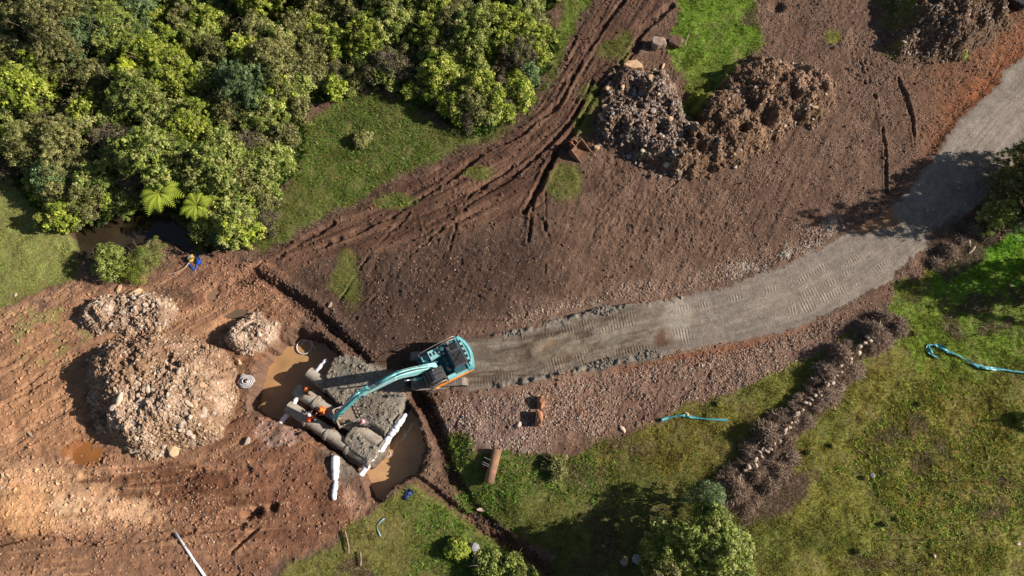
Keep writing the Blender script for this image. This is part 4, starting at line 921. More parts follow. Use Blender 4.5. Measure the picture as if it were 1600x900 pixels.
UK().ext([(8.12,.02),(7.98,-.34),(7.70,-.5),(7.34,-.44),(7.16,-.25),(7.5,-.12),(7.9,.06)], -.64, .54).build('soil_load', mudm, bk)
for y_ in (-.2, .1): UK().ext([(8.25,.25),(8.15,.85),(7.95,.6),(7.9,.2)], y_-.03, y_+.03).build('bracket', worn, bk)

# ------------------------------------------------------------------ culvert
def pipe_row(a, b, n, z, R, labels):
    a = Vector((*a, z)); b = Vector((*b, z)); t = (b-a).normalized(); seg = (b-a).length/n; rz = math.atan2(t.y, t.x)
    for i in range(n):
        p0 = a+t*seg*i; V = []; F = []; ns = 40
        prof = [(0.0,R-.13),(0.0,R),(seg-.34,R),(seg-.24,R+.09),(seg-.02,R+.09),(seg-.02,R-.02),(seg-.12,R-.13)]
        for x_, r_ in prof:
            for k in range(ns): an = k*math.tau/ns; V.append((x_, r_*math.cos(an), r_*math.sin(an)))
        m_ = len(prof)
        for j in range(m_):
            for k in range(ns): F.append((j*ns+k, j*ns+(k+1) % ns, ((j+1) % m_)*ns+(k+1) % ns, ((j+1) % m_)*ns+k))
        me = bpy.data.meshes.new('concrete_pipe'); me.from_pydata(V, [], F); me.validate()
        for q in me.polygons: q.use_smooth = False
        o = link('concrete_pipe', me, conc, None, p0, (0, 0, rz)); tag(o, labels[i], 'pipe', 'concrete culvert pipes')
w_ = ('nearest the left pond', 'second from the left pond', 'third from the left pond', 'nearest the right pond')
pipe_row(pipes[0][0], pipes[0][1], 4, -.62, .50, ['concrete culvert pipe of the lowest row in the picture, '+q for q in w_])
pipe_row(pipes[1][0], pipes[1][1], 4, -.60, .50, ['concrete culvert pipe of the middle row, '+q for q in w_])
pipe_row(pipes[2][0], pipes[2][1], 4, -.58, .50, ['concrete culvert pipe of the uppermost row, '+q for q in w_])
# white fabric sausages
def roll(a, b, za, zb, r, label, seed, name='fabric_roll', cat='fabric roll', lumps=2, m=white, grp='white fabric rolls at the culvert mouths'):
    rr_ = random.Random(seed); a = Vector((*G(*a, za), za)); b = Vector((*G(*b, zb), zb)); n = 14; pts = []; rad = []
    for i in range(n+1):
        t = i/n; q = a.lerp(b, t); q += Vector((rr_.uniform(-.03,.03), rr_.uniform(-.03,.03), rr_.uniform(-.02,.02))); pts.append(q)
        e = (1-abs(2*t-1)**5)**.5*.85+.15
        rr2 = r if not isinstance(r, tuple) else r[0]+(r[1]-r[0])*t
        rad.append(rr2*e*(1+.08*math.sin(t*lumps*6.28+seed)+rr_.uniform(-.02,.02)))
    me = tubemesh(name, [(pts, rad)], m, 12); o = bpy.data.objects.new(name, me); COL.objects.link(o)
    # origin at the base
    return tag(o, label, cat, grp)
lav = mat('shaded_fabric', A(214,212,232), .7, nscale=3, namp=.1, bump=.02)
roll((436,663),(456,640),-.75,-.7,.19,'white fabric roll sticking into the pond below the lowest pipe row',1)
roll((457,634),(468,615),-.5,-.5,.17,'short white fabric roll between the lowest and middle pipe rows at the left pond',2)
roll((493,581),(510,562),-.4,-.35,.17,'white fabric roll above the uppermost pipe at the left pond',3)
roll((557,752),(577,722),-.7,-.55,(.20,.27),'long white fabric roll below the lowest pipe row at the right pond',4)
roll((577,722),(596,694),-.35,-.3,(.24,.20),'white fabric roll between the lowest and middle pipes at the right pond',5)
roll((593,708),(611,678),-.4,-.35,(.22,.26),'white fabric roll between the middle and uppermost pipes at the right pond',6)
roll((609,682),(622,663),-.2,-.15,(.26,.30),'bulky white fabric roll over the uppermost pipe at the right pond',7)
roll((617,671),(635,646),-.1,.05,(.30,.16),'pointed white fabric roll at the top of the row by the right pond',8)
roll((524,711),(524,752),.25,.1,(.36,.27),'wide white fabric roll lying on the brown bank left of the right pond',9,lumps=.5)
roll((525,750),(521,782),.1,.1,(.24,.20),'narrow end piece of the white roll on the brown bank',10,lumps=.5)
q0, q1 = at(275,832), at(322,902)
wp = tubemesh('white_pipe', [([q0+Vector((0,0,.1)), (q0+q1)/2+Vector((0,0,.12)), q1+Vector((0,0,.1))], .085)], white, 12); o = bpy.data.objects.new('white_pipe', wp); COL.objects.link(o); tag(o, 'long thin white pipe lying on the soil at the bottom left', 'pipe')
# rusty steel pipe with lugs
pa, pb = at(777,703), at(764,756); R_ = .36; t_ = (pb-pa); t_.z = 0; Lp = t_.length; zc = max(pa.z, pb.z)+.30
rt = tag(empty('steel_pipe', (pa.x, pa.y, zc-.36), math.atan2(t_.y, t_.x)), 'short wide rusty steel pipe lying in the grass below the stony ground', 'pipe')
V = []; F = []; ns = 32
prof = [(0,R_-.02),(0,R_),(Lp*.5,R_),(Lp,R_),(Lp,R_-.02)]
for x_, r_ in prof:
    for k in range(ns): an = k*math.tau/ns; V.append((x_, r_*math.cos(an), R_+r_*math.sin(an)))
for j in range(len(prof)):
    for k in range(ns): F.append((j*ns+k, j*ns+(k+1) % ns, ((j+1) % 5)*ns+(k+1) % ns, ((j+1) % 5)*ns+k))
me = bpy.data.meshes.new('shell'); me.from_pydata(V, [], F)
for q in me.polygons: q.use_smooth = True
link('shell', me, rust, rt)
for q in (.9, 1.25, 1.4): MB().cyl((q,-.25,.62),(q-.1,-.78,.5), .025).build('stake', silver, rt)
tag(MB().box(-.1,.1,-.16,.16,0,.2,.02,.02).build('fuel_can', mat('red_plastic', A(190,30,50), .4), None, bev=.03, loc=at(757,731)), 'small red can in the shade beside the rusty steel pipe', 'can')
# hoses
hose_m = mat('pale_hose', A(206,200,196), .5)
c0 = Vector((*G(391,600,-.55), 0)); c0.z = gz(c0.x, c0.y)+.12
hp = []
for k in range(62): a_ = k*.42; r_ = .62-.007*k; hp.append(c0+Vector((r_*math.cos(a_)*1.0, r_*math.sin(a_)*.85, .02+.0045*k+.03*math.sin(a_*.7))))
hp.append(c0+Vector((.1,-.1,.3)))
o = path_obj('coiled_hose', hp, .042, hose_m, None, 7, 2); tag(o, 'pale hose wound in several rings on the bank left of the pond', 'hose')
c1 = Vector((*G(476,542,WL), WL+.04)); hp = []
for k in range(24): a_ = 1.2+k*.33; r_ = .62 if k < 19 else .62-.07*(k-18); hp.append(c1+Vector((r_*math.cos(a_), r_*math.sin(a_), .03+.002*k)))
hp = [c1+Vector((1.0,-.25,.25)), c1+Vector((.75,.1,.12)), c1+Vector((.5,.52,.05))]+hp[2:]
o = path_obj('floating_hose', hp, .05, hose_m, None, 8, 3); tag(o, 'single loop of pale hose floating on the muddy pond', 'hose')
o = path_obj('hose_end', [Vector((*G(x_, y_, WL), WL+.03)) for x_, y_ in ((632,687),(635,682),(635,677),(633,673))], .05, hose_m, None, 8, 3); tag(o, 'short curved pale hose end in the right pond', 'hose')
tyre = []; c2_ = Vector((*G(606,709,WL), WL+.01))
o = path_obj('floating_ring', [c2_+Vector((.2*math.cos(a_*.7), .2*math.sin(a_*.7), .02)) for a_ in range(10)], .03, hose_m, None, 6, 3); tag(o, 'tiny pale ring floating in the middle of the right pond', 'ring')
# pump and blue lay-flat hose
yel = mat('yellow_paint', A(228,186,84), .5, nscale=6, namp=.2); blue = mat('blue_plastic', A(40,92,190), .45, nscale=5, namp=.25)
pm = at(300,404); pt = tag(empty('water_pump', (pm.x, pm.y, pm.z), .6), 'small yellow engine pump on the stream bank beside the blue hose', 'pump')
MB().box(-.28,.28,-.2,.2,.08,.34,.03,.03).build('engine', yel, pt, bev=.03); MB().cyl((0,0,.34),(0,0,.44), .13).build('flywheel_cover', silver, pt)
MB().cyl((.3,0,.22),(.44,0,.22), .14).build('pump_housing', blk, pt); MB().box(-.22,.05,-.36,-.2,.12,.4).build('fuel_tank', yel, pt, bev=.03)
for s_ in (-1, 1): path_obj('frame', [(-.4,s_*.34,.03),(-.38,s_*.34,.5),(.4,s_*.34,.5),(.42,s_*.34,.03)], .025, blk, pt, 6, 2)
def ribbon(name, pts, w, m, lab, cat, seed=0, thick=.02, lift=.05, twist=.6):
    rr_ = random.Random(seed); P_ = [at(*q)+Vector((0,0,lift)) for q in pts]; out = []
    for i in range(len(P_)-1):
        p0 = P_[max(i-1,0)]; p1 = P_[i]; p2 = P_[i+1]; p3 = P_[min(i+2,len(P_)-1)]
        for k in range(5): t = k/5; out.append(.5*((2*p1)+(p2-p0)*t+(2*p0-5*p1+4*p2-p3)*t*t+(-p0+3*p1-3*p2+p3)*t**3))
    out.append(P_[-1]); b = MB(); prev = None; n = len(out); V = []; F = []
    for i, q in enumerate(out):
        t = (out[min(i+1,n-1)]-out[max(i-1,0)]).normalized(); s = t.cross(Vector((0,0,1))).normalized(); an = twist*math.sin(i*.55+seed)+rr_.uniform(-.15,.15)
        ww = w*(.75+.35*math.sin(i*.37+seed*2)); u = s*math.cos(an)+Vector((0,0,1))*math.sin(an); nn = t.cross(u)
        q = q+Vector((0,0,abs(math.sin(an))*ww*.5))
        for k, (f_, g_) in enumerate(((-1,0),(-.4,.14),(.3,-.1),(1,.05))):
            V.append(q+u*ww*.5*f_+nn*ww*g_)
        for k, (f_, g_) in enumerate(((1,.05),(.3,-.1),(-.4,.14),(-1,0))):
            V.append(q+u*ww*.5*f_+nn*(ww*g_-thick))
        if i: 
            for k in range(8): F.append(((i-1)*8+k, (i-1)*8+(k+1) % 8, i*8+(k+1) % 8, i*8+k))
    F += [tuple(range(8))[::-1], tuple((n-1)*8+k for k in range(8))]
    me = bpy.data.meshes.new(name); me.from_pydata(V, [], F)
    o = link(name, me, m); return tag(o, lab, cat)
ribbon('lay_flat_hose', [(303,396),(309,403),(313,412),(307,410),(305,402),(311,406),(316,413)], .28, blue, 'crumpled blue lay-flat hose heaped right of the yellow pump', 'hose', 3)
ribbon('lay_flat_hose', [(289,402),(294,409),(299,416),(304,422),(308,418),(308,412)], .14, blue, 'thin blue hose looping below the yellow pump', 'hose', 5, twist=.3)
o = path_obj('suction_hose', [at(*q)+Vector((0,0,.08)) for q in ((296,411),(289,419),(281,424),(270,428),(262,430))], .04, mat('tan_hose', A(190,160,136), .6), None, 6, 3); tag(o, 'thin tan hose running left from the pump across the soil', 'hose')
tealcloth = mat('teal_sheet', A(84,158,162), .45, nscale=3, namp=.4, bump=.05, spec=.4)
ribbon('plastic_sheet', [(1467,560),(1458,557),(1451,549),(1449,541),(1455,540),(1464,541),(1478,549),(1500,558),(1520,570),(1540,576),(1565,578),(1590,582),(1625,585)], .32, tealcloth, 'long twisted teal plastic strip with a hooked end on the bright grass at the right', 'plastic strip', 2, lift=.12)
ribbon('plastic_sheet', [(1033,657),(1045,653),(1058,650),(1070,650),(1082,652),(1105,655),(1137,657)], .26, tealcloth, 'short teal plastic strip in the grass below the road', 'plastic strip', 4, lift=.08)
ribbon('tarpaulin', [(632,782),(635,775),(640,770),(634,772),(641,766),(643,774)], .35, mat('navy_cloth', A(52,72,124), .6, nscale=8, namp=.5), 'crumpled dark blue and grey tarpaulin in the grass beside the right pond', 'tarpaulin', 6, twist=1)
ribbon('plastic_tape', [(601,810),(593,817),(590,825),(595,838)], .10, mat('pale_tape', A(150,180,196), .5), 'thin pale blue tape curled in the grass below the right pond', 'tape', 7)
# survey stakes
pink = mat('pink_tape', A(235,120,140), .6)
for px, py, lb in ((789,500,'thin survey stake with pink tape above the excavator end of the road'),(885,586,'thin survey stake with pink tape on the lower edge of the road'),(1535,753,'thin survey stake in the field at the lower right, the upper of two'),(1465,844,'thin survey stake in the field at the lower right, the lower of two')):
    q = at(px, py); t = tag(empty('survey_stake', q), lb, 'stake', 'survey stakes'); MB().cyl((0,0,-.2),(0,0,2.3), .022, n=8).build('rod', bark_m, t)
    MB().box(-.02,.14,-.03,.03,.15,.24).build('tape', pink, t)

# ------------------------------------------------------------------ detached excavator bucket on the track edge
bq = at(905, 240); bt = tag(empty('digger_bucket', bq, math.radians(-38+180)), 'loose rusty excavator bucket with teeth, lying open beside the dirt track', 'bucket')
bt.rotation_euler = (0, 0, math.radians(142))
prof = [(-.9,.05),(-.2,.0),(.45,.10),(.68,.45),(.62,.95),(.40,1.15)]; pin_ = [(.36,1.08),(.56,.90),(.60,.48),(.40,.18),(-.2,.07),(-.86,.12)]
rust_d = mat('dark_rust', A(116,80,58), .9, nscale=5, namp=.4, dirt=.5)
MB().ext(prof+pin_, -.72, .72).build('shell', rust_d, bt)
MB().ext(prof, -.75,-.70).build('side_plate', rust, bt); MB().ext(prof, .70,.75).build('side_plate', rust, bt)
for k in range(4): MB().obox((-.86,-.55+k*.37,.09),(-1.18,-.55+k*.37,.1),.13,.08).build('tooth', silver, bt)
for y_ in (-.24,.2): MB().ext([(.4,1.1),(.72,.5),(.98,.7),(.8,1.25)], y_-.04, y_+.04).build('bracket', rust, bt)
MB().cyl((.86,-.3,.95),(.86,.3,.95), .07).build('pin', mat('worn_orange_paint', A(224,140,50), .6), bt)
# ------------------------------------------------------------------ rocks
rock_m = mat('rock', A(178,158,140), .88, nscale=3.2, namp=.3, bump=.03, objvar=.22)
rock_t = mat('tan_rock', A(204,166,128), .88, nscale=3, namp=.25, bump=.03, objvar=.1)
rock_g = mat('grey_rock', A(150,148,148), .88, nscale=3, namp=.3, bump=.03, objvar=.15)
rock_p = mat('pale_tan_rock', A(200,174,148), .88, nscale=3, namp=.25, bump=.03, objvar=.16)
def rockmesh(seed, sx, sy, sz, np_=16, name='rock'):
    r = random.Random(seed); bm = bmesh.new(); bmesh.ops.create_icosphere(bm, subdivisions=3, radius=1)
    pl = [(Vector((r.gauss(0,1), r.gauss(0,1), r.gauss(0,1))).normalized(), r.uniform(.62,.95)) for _ in range(np_)]
    for v in bm.verts:
        d = v.co.normalized(); t = 1.05
        for n, o in pl:
            c = n.dot(d)
            if c > .05: t = min(t, o/c)
        t *= 1+r.uniform(-.012,.012); v.co = Vector((d.x*t*sx, d.y*t*sy, d.z*t*sz))
    me = bpy.data.meshes.new(name); bm.to_mesh(me); bm.free(); return me
RM = [rockmesh(i, 1, r_, h_, 12+i % 5) for i, (r_, h_) in enumerate(((.8,.6),(.7,.5),(.9,.7),(.6,.55),(.75,.4),(.85,.6),(.65,.45),(.95,.5),(.7,.7),(.8,.35)))]
RMM = {}
def rock_at(px, py, s, m, label, grp=None, cat='rock', name='rock', sc=(1,1,1), rz=None, sink=.15):
    i = rnd.randint(0, 9); key = (i, m.name)
    if key not in RMM: RMM[key] = RM[i].copy(); RMM[key].materials.append(m)
    q = at(px, py); o = bpy.data.objects.new(name, RMM[key]); COL.objects.link(o); o.location = q+Vector((0,0,s*sc[2]*(.45-sink)))
    o.rotation_euler = (rnd.uniform(-.3,.3), rnd.uniform(-.3,.3), rnd.uniform(0,6.3) if rz is None else rz); o.scale = (s*sc[0], s*sc[1], s*sc[2])
    return tag(o, label, cat, grp)
def rocks_in(pl, n, smin, smax, m, label, grp, name='rock'):
    c_ = poly_c(pl); xs = [q[0] for q in pl]; ys = [q[1] for q in pl]; k = 0; t_ = 0
    while k < n and t_ < 5000:
        t_ += 1; px, py = rnd.uniform(min(xs), max(xs)), rnd.uniform(min(ys), max(ys))
        if samp(c_, np.array([px]), np.array([py]))[0] < 5: continue
        rock_at(px, py, smin+(smax-smin)*rnd.random()**2.2, m if not isinstance(m, list) else rnd.choice(m), label, grp, name=name); k += 1
rocks_in([(190,590),(240,560),(300,560),(345,600),(340,650),(300,690),(240,712),(190,695),(165,650)], 70, .12, .34, [rock_p, rock_p, rock_m], 'pale broken rock on the lower face of the largest spoil heap', 'rocks on the largest spoil heap')
rocks_in(P_HEAP1, 30, .1, .24, [rock_p, rock_t], 'pale broken rock on the lower face of the largest spoil heap', 'rocks on the largest spoil heap')
rocks_in(P_HEAP2, 45, .12, .30, [rock_p, rock_m], 'pale angular rock on the low elongated heap below the stream bushes', 'rocks on the low elongated heap')
rocks_in(P_HEAP3, 16, .12, .26, [rock_p, rock_m], 'pinkish rock on the small heap above the coiled hose', 'rocks on the small pond heap')
rocks_in(P_RUB, 75, .12, .34, [rock_m, rock_g, rock_m, rock_t], 'grey-brown rock on the rubble heap beside the dirt track', 'rocks on the rubble heap')
rocks_in(P_SOILM, 30, .10, .24, [rock_m, rock_t], 'brown rock on the scooped soil mound', 'rocks on the soil mound')
for i, (px, py, s, m, sc, lb) in enumerate((
  (222,628,.45,rock_p,(1,.6,.6),'white-pink slab rock near the middle of the largest heap'),(295,630,.5,rock_p,(1.1,.5,.45),'flat pale rectangular rock on the right half of the largest heap'),
  (272,705,.55,rock_t,(1,.8,.7),'big tan block at the lower edge of the largest heap'),(208,704,.4,rock_p,(.8,.8,.7),'pale block at the bottom left of the largest heap'),
  (305,632,.4,rock_t,(1,.8,.6),'tan rock beside the flat rectangular one on the largest heap'),(320,645,.45,rock_p,(1,.8,.5),'pale flat rock at the right side of the largest heap'),(190,625,.5,rock_p,(1.2,.5,.6),'long pinkish slab leaning on the largest heap'),(320,601,.4,rock_t,(1,.7,.6),'tan rock high on the right side of the largest heap'),
  (243,612,.38,rock_p,(1,.7,.5),'near-white rock on top of the largest heap'),(373,566,.42,rock_t,(1,.8,.7),'rounded tan boulder on the bank left of the pond'),(381,588,.3,rock_m,(.8,1,.8),'small grey-white boulder just above the coiled hose'),
  (210,460,.62,rock_t,(1.2,.7,.5),'large flat tan slab on top of the low elongated heap'),(186,452,.42,rock_t,(1,.7,.5),'tan slab left of the large flat one on the low heap'),(248,515,.42,rock_t,(1,.9,.6),'tan block on the lower right of the low heap'),
  (325,545,.35,rock_t,(1.2,.7,.5),'elongated tan rock above the right shoulder of the largest heap'),(387,690,.36,rock_m,(1,.8,.7),'pinkish rock on the soil below the left pond'),(388,505,.4,rock_p,(1.3,.4,.4),'white-pink splintered slab on the small pond heap'),
  (994,104,.0,rock_t,(1,1,1),''),(1019,127,.62,rock_t,(.7,1.2,.5),'upright tan slab among the rubble right of the large flat boulder'),(1036,104,.36,rock_t,(1.2,.6,.5),'small tan slab at the grass edge below the sawn block'),
  (946,168,.42,rock_t,(.9,1.2,.7),'brown-tan boulder at the left edge of the rubble heap'),(992,150,.36,rock_g,(.7,1.1,.6),'blue-grey rock near the top of the rubble heap'),(1002,148,.3,rock_g,(.8,1,.6),'grey rock beside the blue-grey one on the rubble heap'),
  (982,245,.4,rock_g,(.8,1.1,.7),'dark grey-blue rock at the foot of the rubble heap'),(1041,257,.33,rock_m,(1,1,.7),'single grey rock alone below the rubble heap'),(1054,239,.3,rock_m,(1,1,.7),'rounded rock at the lower right of the rubble heap'),(932,232,.3,rock_t,(1,1,.8),'tan rock touching the loose bucket'),
  (1273,167,.33,rock_t,(1,1,.7),'orange-tan rock on the right slope of the scooped soil mound'),(1412,66,.35,rock_p,(1,.7,.6),'white rock at the foot of the tall dark mound'),
  (752,797,.35,rock_p,(1.1,.7,.7),'lone pale rock in the grass by the shaded stream'),(741,858,.5,rock_g,(1,.9,.8),'grey boulder by the lower stream'),(712,850,.55,rock_g,(1,.9,.8),'large grey boulder left of the bright weed'),(747,878,.45,rock_g,(1,.9,.8),'dark grey boulder at the bottom by the stream'),
  (995,874,.4,rock_g,(1,1,.8),'round grey boulder in the tree shade at the bottom'),(1008,890,.38,rock_g,(1,1,.8),'lower grey boulder in the tree shade at the bottom'),(975,877,.32,rock_m,(1,1,.8),'small boulder left of the round one in the tree shade'),
  (1517,391,.42,rock_p,(1.1,.8,.7),'pale boulder at the end of the brush below the road bend'),(1513,380,.4,rock_p,(1.2,.6,.6),'long pale boulder above the pale one below the road bend'),(1535,372,.34,rock_m,(1,.8,.7),'grey-pink rock under the bushes below the road bend'),
  (1073,648,.25,rock_t,(1,.8,.7),'small tan rock beside the short teal strip'),(973,671,.3,rock_p,(.6,1.2,.6),'upright pale stone in the grass edge below the stony ground'),(810,664,.3,rock_m,(1,.8,.8),'grey rock left of the two standing blocks'),
  (1380,820,.16,rock_p,(1,1,1),'white stone beside the pale tussock'),(1459,869,.22,rock_p,(1,1,.8),'pinkish stone near the bottom of the field'),(1363,743,.22,rock_g,(1,1,.6),'grey stone right of the tussock by the brush row'),
  (25,461,.2,rock_p,(1,1,.8),'small white stone at the meadow edge on the left'),(1590,850,.2,rock_m,(1,1,.7),'small grey stone at the right edge near the bottom'),
  (47,678,.35,rock_p,(1.2,.5,.3),'flat cream stone on the orange soil at the left'),(245,771,.28,rock_t,(1,.8,.5),'yellowish stone on the dark wet soil at the bottom left'),(518,477,.0,rock_t,(1,1,1),''))):
    if s: rock_at(px, py, s, m, lb, cat='rock' if s < .5 else 'boulder', name='rock' if s < .5 else 'boulder', sc=sc, sink=.05)
# stone row through the brush
k = 0
for a_, b_ in zip(BRUSHL[:-1], BRUSHL[1:]):
    for t in np.linspace(0, 1, 12)[:-1]:
        if k > 4: rock_at(a_[0]+(b_[0]-a_[0])*t+rnd.uniform(-5,5), a_[1]+(b_[1]-a_[1])*t+rnd.uniform(-5,5), rnd.uniform(.10,.26), rnd.choice([rock_p, rock_m]), 'pale stone of the diagonal row running through the dry brush', 'stones of the diagonal row', name='stone', cat='stone', sink=-1.2)
        k += 1
rocks_in([(185,368),(205,360),(222,362),(218,372),(198,380),(186,380)], 14, .10, .2, [rock_p], 'pale stone of the small cluster in the dark stream', 'stones in the dark stream', name='stone')
# sawn stump blocks and large slabs
def slab(px, py, w, d, h, rz, m, label, cat, name, rx=0, ry=0, seed=0, lift=0):
    r = random.Random(seed); bm = bmesh.new(); bmesh.ops.create_cube(bm, size=2); bmesh.ops.subdivide_edges(bm, edges=bm.edges[:], cuts=9, use_grid_fill=True)
    cut = [(Vector((r.gauss(0,1), r.gauss(0,1), r.gauss(0,.7))).normalized(), r.uniform(.86,1.2)) for _ in range(14)]
    for v in bm.verts:
        c = v.co.copy(); L_ = 1.0
        for n, o in cut:
            q = n.dot(c)
            if q > o: L_ = min(L_, o/q)
        n_ = .03*math.sin(c.x*5+seed)*math.sin(c.y*4+seed*2)+r.uniform(-.018,.018)
        v.co = Vector((c.x*L_*(1+n_)*w/2, c.y*L_*(1+n_*1.2)*d/2, c.z*L_*(1+n_)*h/2))
    me = bpy.data.meshes.new(name); bm.to_mesh(me); bm.free(); q = at(px, py)
    return tag(link(name, me, m, None, q+Vector((0,0,h*.42+lift)), (rx, ry, rz)), label, cat)
wood = mat('weathered_stump_wood', A(158,134,116), .9, nscale=3, namp=.4, bump=.03); woodr = mat('red_brown_wood', A(168,116,82), .9, nscale=3, namp=.4, bump=.03); wood_d = mat('dark_root_wood', A(112,84,66), .9, nscale=4, namp=.4, bump=.04)
slab(1028,72,1.25,1.15,.9,.1,wood,'square-sawn grey-brown block with a rough top beside the bright grass patch','stump','stump',seed=1)
slab(1055,69,1.2,1.1,.75,-.4,wood_d,'dark broken block with pale rim right of the square-sawn block','stump','stump',seed=2,rx=.2)
q = at(1066,66); tag(MB().obox((.55,.5,.5),(.1,-.75,.3),.10,.10).build('timber', silver if 0 else wood, None, loc=q), 'pale timber edge lying on the dark broken block', 'timber')
slab(988,107,1.7,1.0,.8,.05,rock_t,'largest flat tan boulder at the head of the rubble heap by the track','boulder','boulder',seed=3,rx=.12)
slab(845,630,.55,.95,.75,0,woodr,'upper of two reddish blocks standing on the stony ground below the road','block','block',seed=4)
slab(842,655,.55,1.1,.95,-.1,woodr,'lower of two reddish blocks standing on the stony ground below the road','block','block',seed=5)
slab(516,477,.28,.5,.3,-.5,wood,'small pale block lying on the brown slope above the trench','block','block',seed=6)
slab(1590,4,2.6,2.2,.9,.3,mat('dark_tarred_top', A(44,38,34), .8, nscale=3, namp=.3),'dark rounded object with a pale rim cut by the top right corner','tank','tank',seed=8)
# bare branches around the lower brush
for i, (pts_, lb) in enumerate(((((1150,783),(1168,785),(1185,780)),'pale bare branch lying across the lower end of the brush'),(((1168,770),(1178,779),(1190,784)),'thin bare branch crossing the pale one in the lower brush'),(((1180,748),(1196,760),(1206,775)),'long bare branch in the brush nearest the field'),(((1357,520),(1361,530),(1359,538)),'stubby pale branch near the top of the brush row'),(((540,830),(545,850),(546,864)),'thin pale branch in the grass at the bottom'),(((564,862),(565,876),(564,884)),'short pale branch in the grass near the pale rubble at the bottom'),(((294,8),(300,3),(312,8),(316,16)),'bare grey branch in the thicket at the top'),(((1598,226),(1592,240),(1589,250)),'grey bare branch at the right edge by the road'))):
    o = path_obj('branch', [at(*q)+Vector((0,0,.2 if i != 6 else 3.2)) for q in pts_], [.05]*(4*(len(pts_)-1)+1), bark_m if i in (6,) else wood, None, 6, 4); tag(o, lb, 'branch')
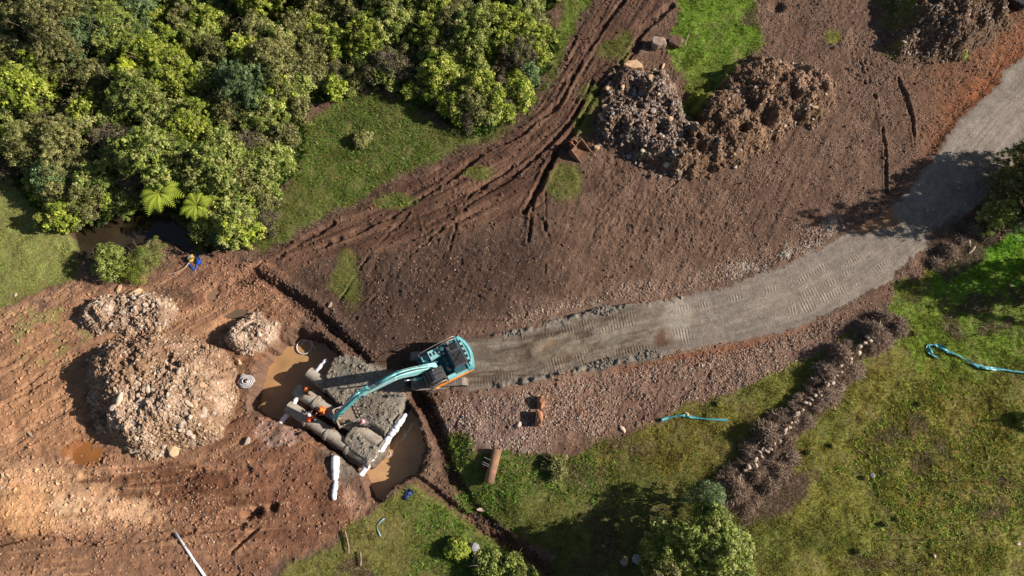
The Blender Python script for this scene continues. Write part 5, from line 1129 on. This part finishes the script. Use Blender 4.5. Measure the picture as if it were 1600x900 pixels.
# ------------------------------------------------------------------ people
skin_m = mat('skin', A(176,124,98), .6); 
def person(px, py, facing, pose, top, legs, hat, label, z=None):
    q = at(px, py); 
    if z is not None: x_, y_ = G(px, py, z); q = Vector((x_, y_, z))
    t = tag(empty('person', q, facing), label, 'person')
    crouch = pose == 'crouch'; V = []; E = []; R_ = []
    def v(x, y, z_, r, p=None): 
        V.append((x, y, z_)); R_.append(r); 
        if p is not None: E.append((p, len(V)-1))
        return len(V)-1
    if crouch: hipz, hx = .42, -.22; sh = (0.10, .88)
    elif pose == 'bend': hipz, hx = .88, -.12; sh = (.30, 1.25)
    else: hipz, hx = .92, 0; sh = (.03, 1.45)
    pel = v(hx, 0, hipz, .15); sp = v(hx*.5+sh[0]*.5, 0, (hipz+sh[1])/2, .14, pel); chs = v(sh[0]*.9, 0, sh[1]-.06, .15, sp); nk = v(sh[0]+.04, 0, sh[1]+.09, .06, chs)
    hd_ = (sh[0]+.09, sh[1]+.23); he = v(hd_[0]-.01, 0, hd_[1]-.02, .085, nk); v(hd_[0]+.01, 0, hd_[1]+.09, .085, he); v(hd_[0]+.10, 0, hd_[1]-.01, .02, he)
    for s_ in (-1, 1):
        a0 = v(sh[0], s_*.19, sh[1]-.03, .075, chs)
        el = v(sh[0]+.14, s_*.28, sh[1]-.28, .05, a0); wr = v(sh[0]+.36, s_*.20, sh[1]-.42, .034, el); pa_ = v(sh[0]+.43, s_*.19, sh[1]-.45, .036, wr)
        for f_ in range(4):
            k1 = v(sh[0]+.48, s_*.19+(f_-1.5)*.022, sh[1]-.475, .011, pa_); v(sh[0]+.50+.01*(f_ in (1,2)), s_*.19+(f_-1.5)*.022, sh[1]-.515, .009, k1)
        v(sh[0]+.44, s_*.19-s_*.05, sh[1]-.49, .012, pa_)
        if crouch: kn = v(hx+.40, s_*.17, .48, .075, pel); an_ = v(hx+.14, s_*.15, .09, .05, kn)
        else: kn = v(.06, s_*.13, .48, .075, pel); an_ = v(-.02, s_*.13, .09, .05, kn)
        v(V[an_][0]+.17, s_*.16, .05, .045, an_)
    me = bpy.data.meshes.new('body'); me.from_pydata(V, E, []); o = link('body', me, skin_m, t)
    md = o.modifiers.new('skin', 'SKIN'); 
    for i, r_ in enumerate(R_): me.skin_vertices[0].data[i].radius = (r_, r_)
    me.skin_vertices[0].data[0].use_root = True; o.modifiers.new('sub', 'SUBSURF').levels = 1; o.modifiers['sub'].render_levels = 1
    def shell(name, segs, m):
        P_ = tubemesh(name, [([Vector(V[a]), Vector(V[a]).lerp(Vector(V[b]), .5), Vector(V[b])], [ra, (ra+rb)/2, rb]) for a, b, ra, rb in segs], m, 12); c = bpy.data.objects.new(name, P_); COL.objects.link(c); c.parent = t
    nL = 6+1
    # indices per side: a0, el, wr, pa, 8 finger, thumb, kn, an, toe
    s0 = 7; per = 4+8+1+3; segs = [(pel, sp, .17, .18), (sp, chs, .18, .20), (chs, nk, .20, .07)]
    for s_ in range(2):
        b0 = s0+s_*per; segs += [(chs, b0, .15, .10), (b0, b0+1, .10, .07), (b0+1, b0+2, .07, .05)]
    shell('jacket', segs, top); segs = []
    for s_ in range(2):
        b0 = s0+s_*per+13; segs += [(pel, b0, .13, .10), (b0, b0+1, .10, .07)]
    shell('trousers', segs, legs)
    bt_ = MB()
    for s_ in range(2):
        b0 = s0+s_*per+14; a_ = Vector(V[b0]); bt_.cyl(a_+Vector((0,0,.12)), a_+Vector((.02,0,-.05)), .075, .08); bt_.cyl(a_+Vector((-.04,0,-.03)), a_+Vector((.2,.0,-.05)), .065, .05)
    bt_.build('boots', blk, t)
    h_ = MB(); c_ = Vector((hd_[0]+.01, 0, hd_[1]+.04)); prev = None
    for j in range(6):
        a_ = j*math.pi/12; h_.cyl(c_+Vector((0,0,.15*math.sin(a_))), c_+Vector((0,0,.15*math.sin(a_+math.pi/12))), .145*math.cos(a_), max(.145*math.cos(a_+math.pi/12), .01), n=18)
    h_.cyl(c_+Vector((.03,0,-.01)), c_+Vector((.03,0,.012)), .19, .185, n=20)
    h_.build('helmet', hat, t)
    for s_ in (-1, 1): MB().cyl((hd_[0]+.085, s_*.034, hd_[1]+.02), (hd_[0]+.10, s_*.034, hd_[1]+.02), .012, n=8).build('eye', blk, t)
    return t
hiv = mat('orange_hi_vis', A(255,120,30), .6); hivr = mat('red_orange_hi_vis', A(226,84,36), .6); navy = mat('navy_work_cloth', A(44,48,62), .8); whh = mat('white_helmet', A(236,226,226), .4); orh = mat('orange_helmet', A(255,140,50), .4); brn = mat('brown_work_cloth', A(110,72,56), .8)
person(481,611,math.radians(-30),'crouch',brn,navy,orh,'person in dark clothing and orange helmet crouching on the middle pipe at the left pond',z=-.12)
person(513,645,math.radians(200),'stand',hiv,navy,orh,'person in bright orange top and helmet standing in the gap left of the excavator bucket',z=-1.15)
person(487,655,math.radians(60),'crouch',hivr,navy,whh,'person in red-orange top crouching on the lowest pipe',z=-.12)
person(577,664,math.radians(180),'stand',mat('grey_work_cloth', A(96,92,92), .8),navy,mat('pink_white_helmet', A(240,170,170), .4),'person in grey with a pink helmet standing on the grey fill right of the bucket')
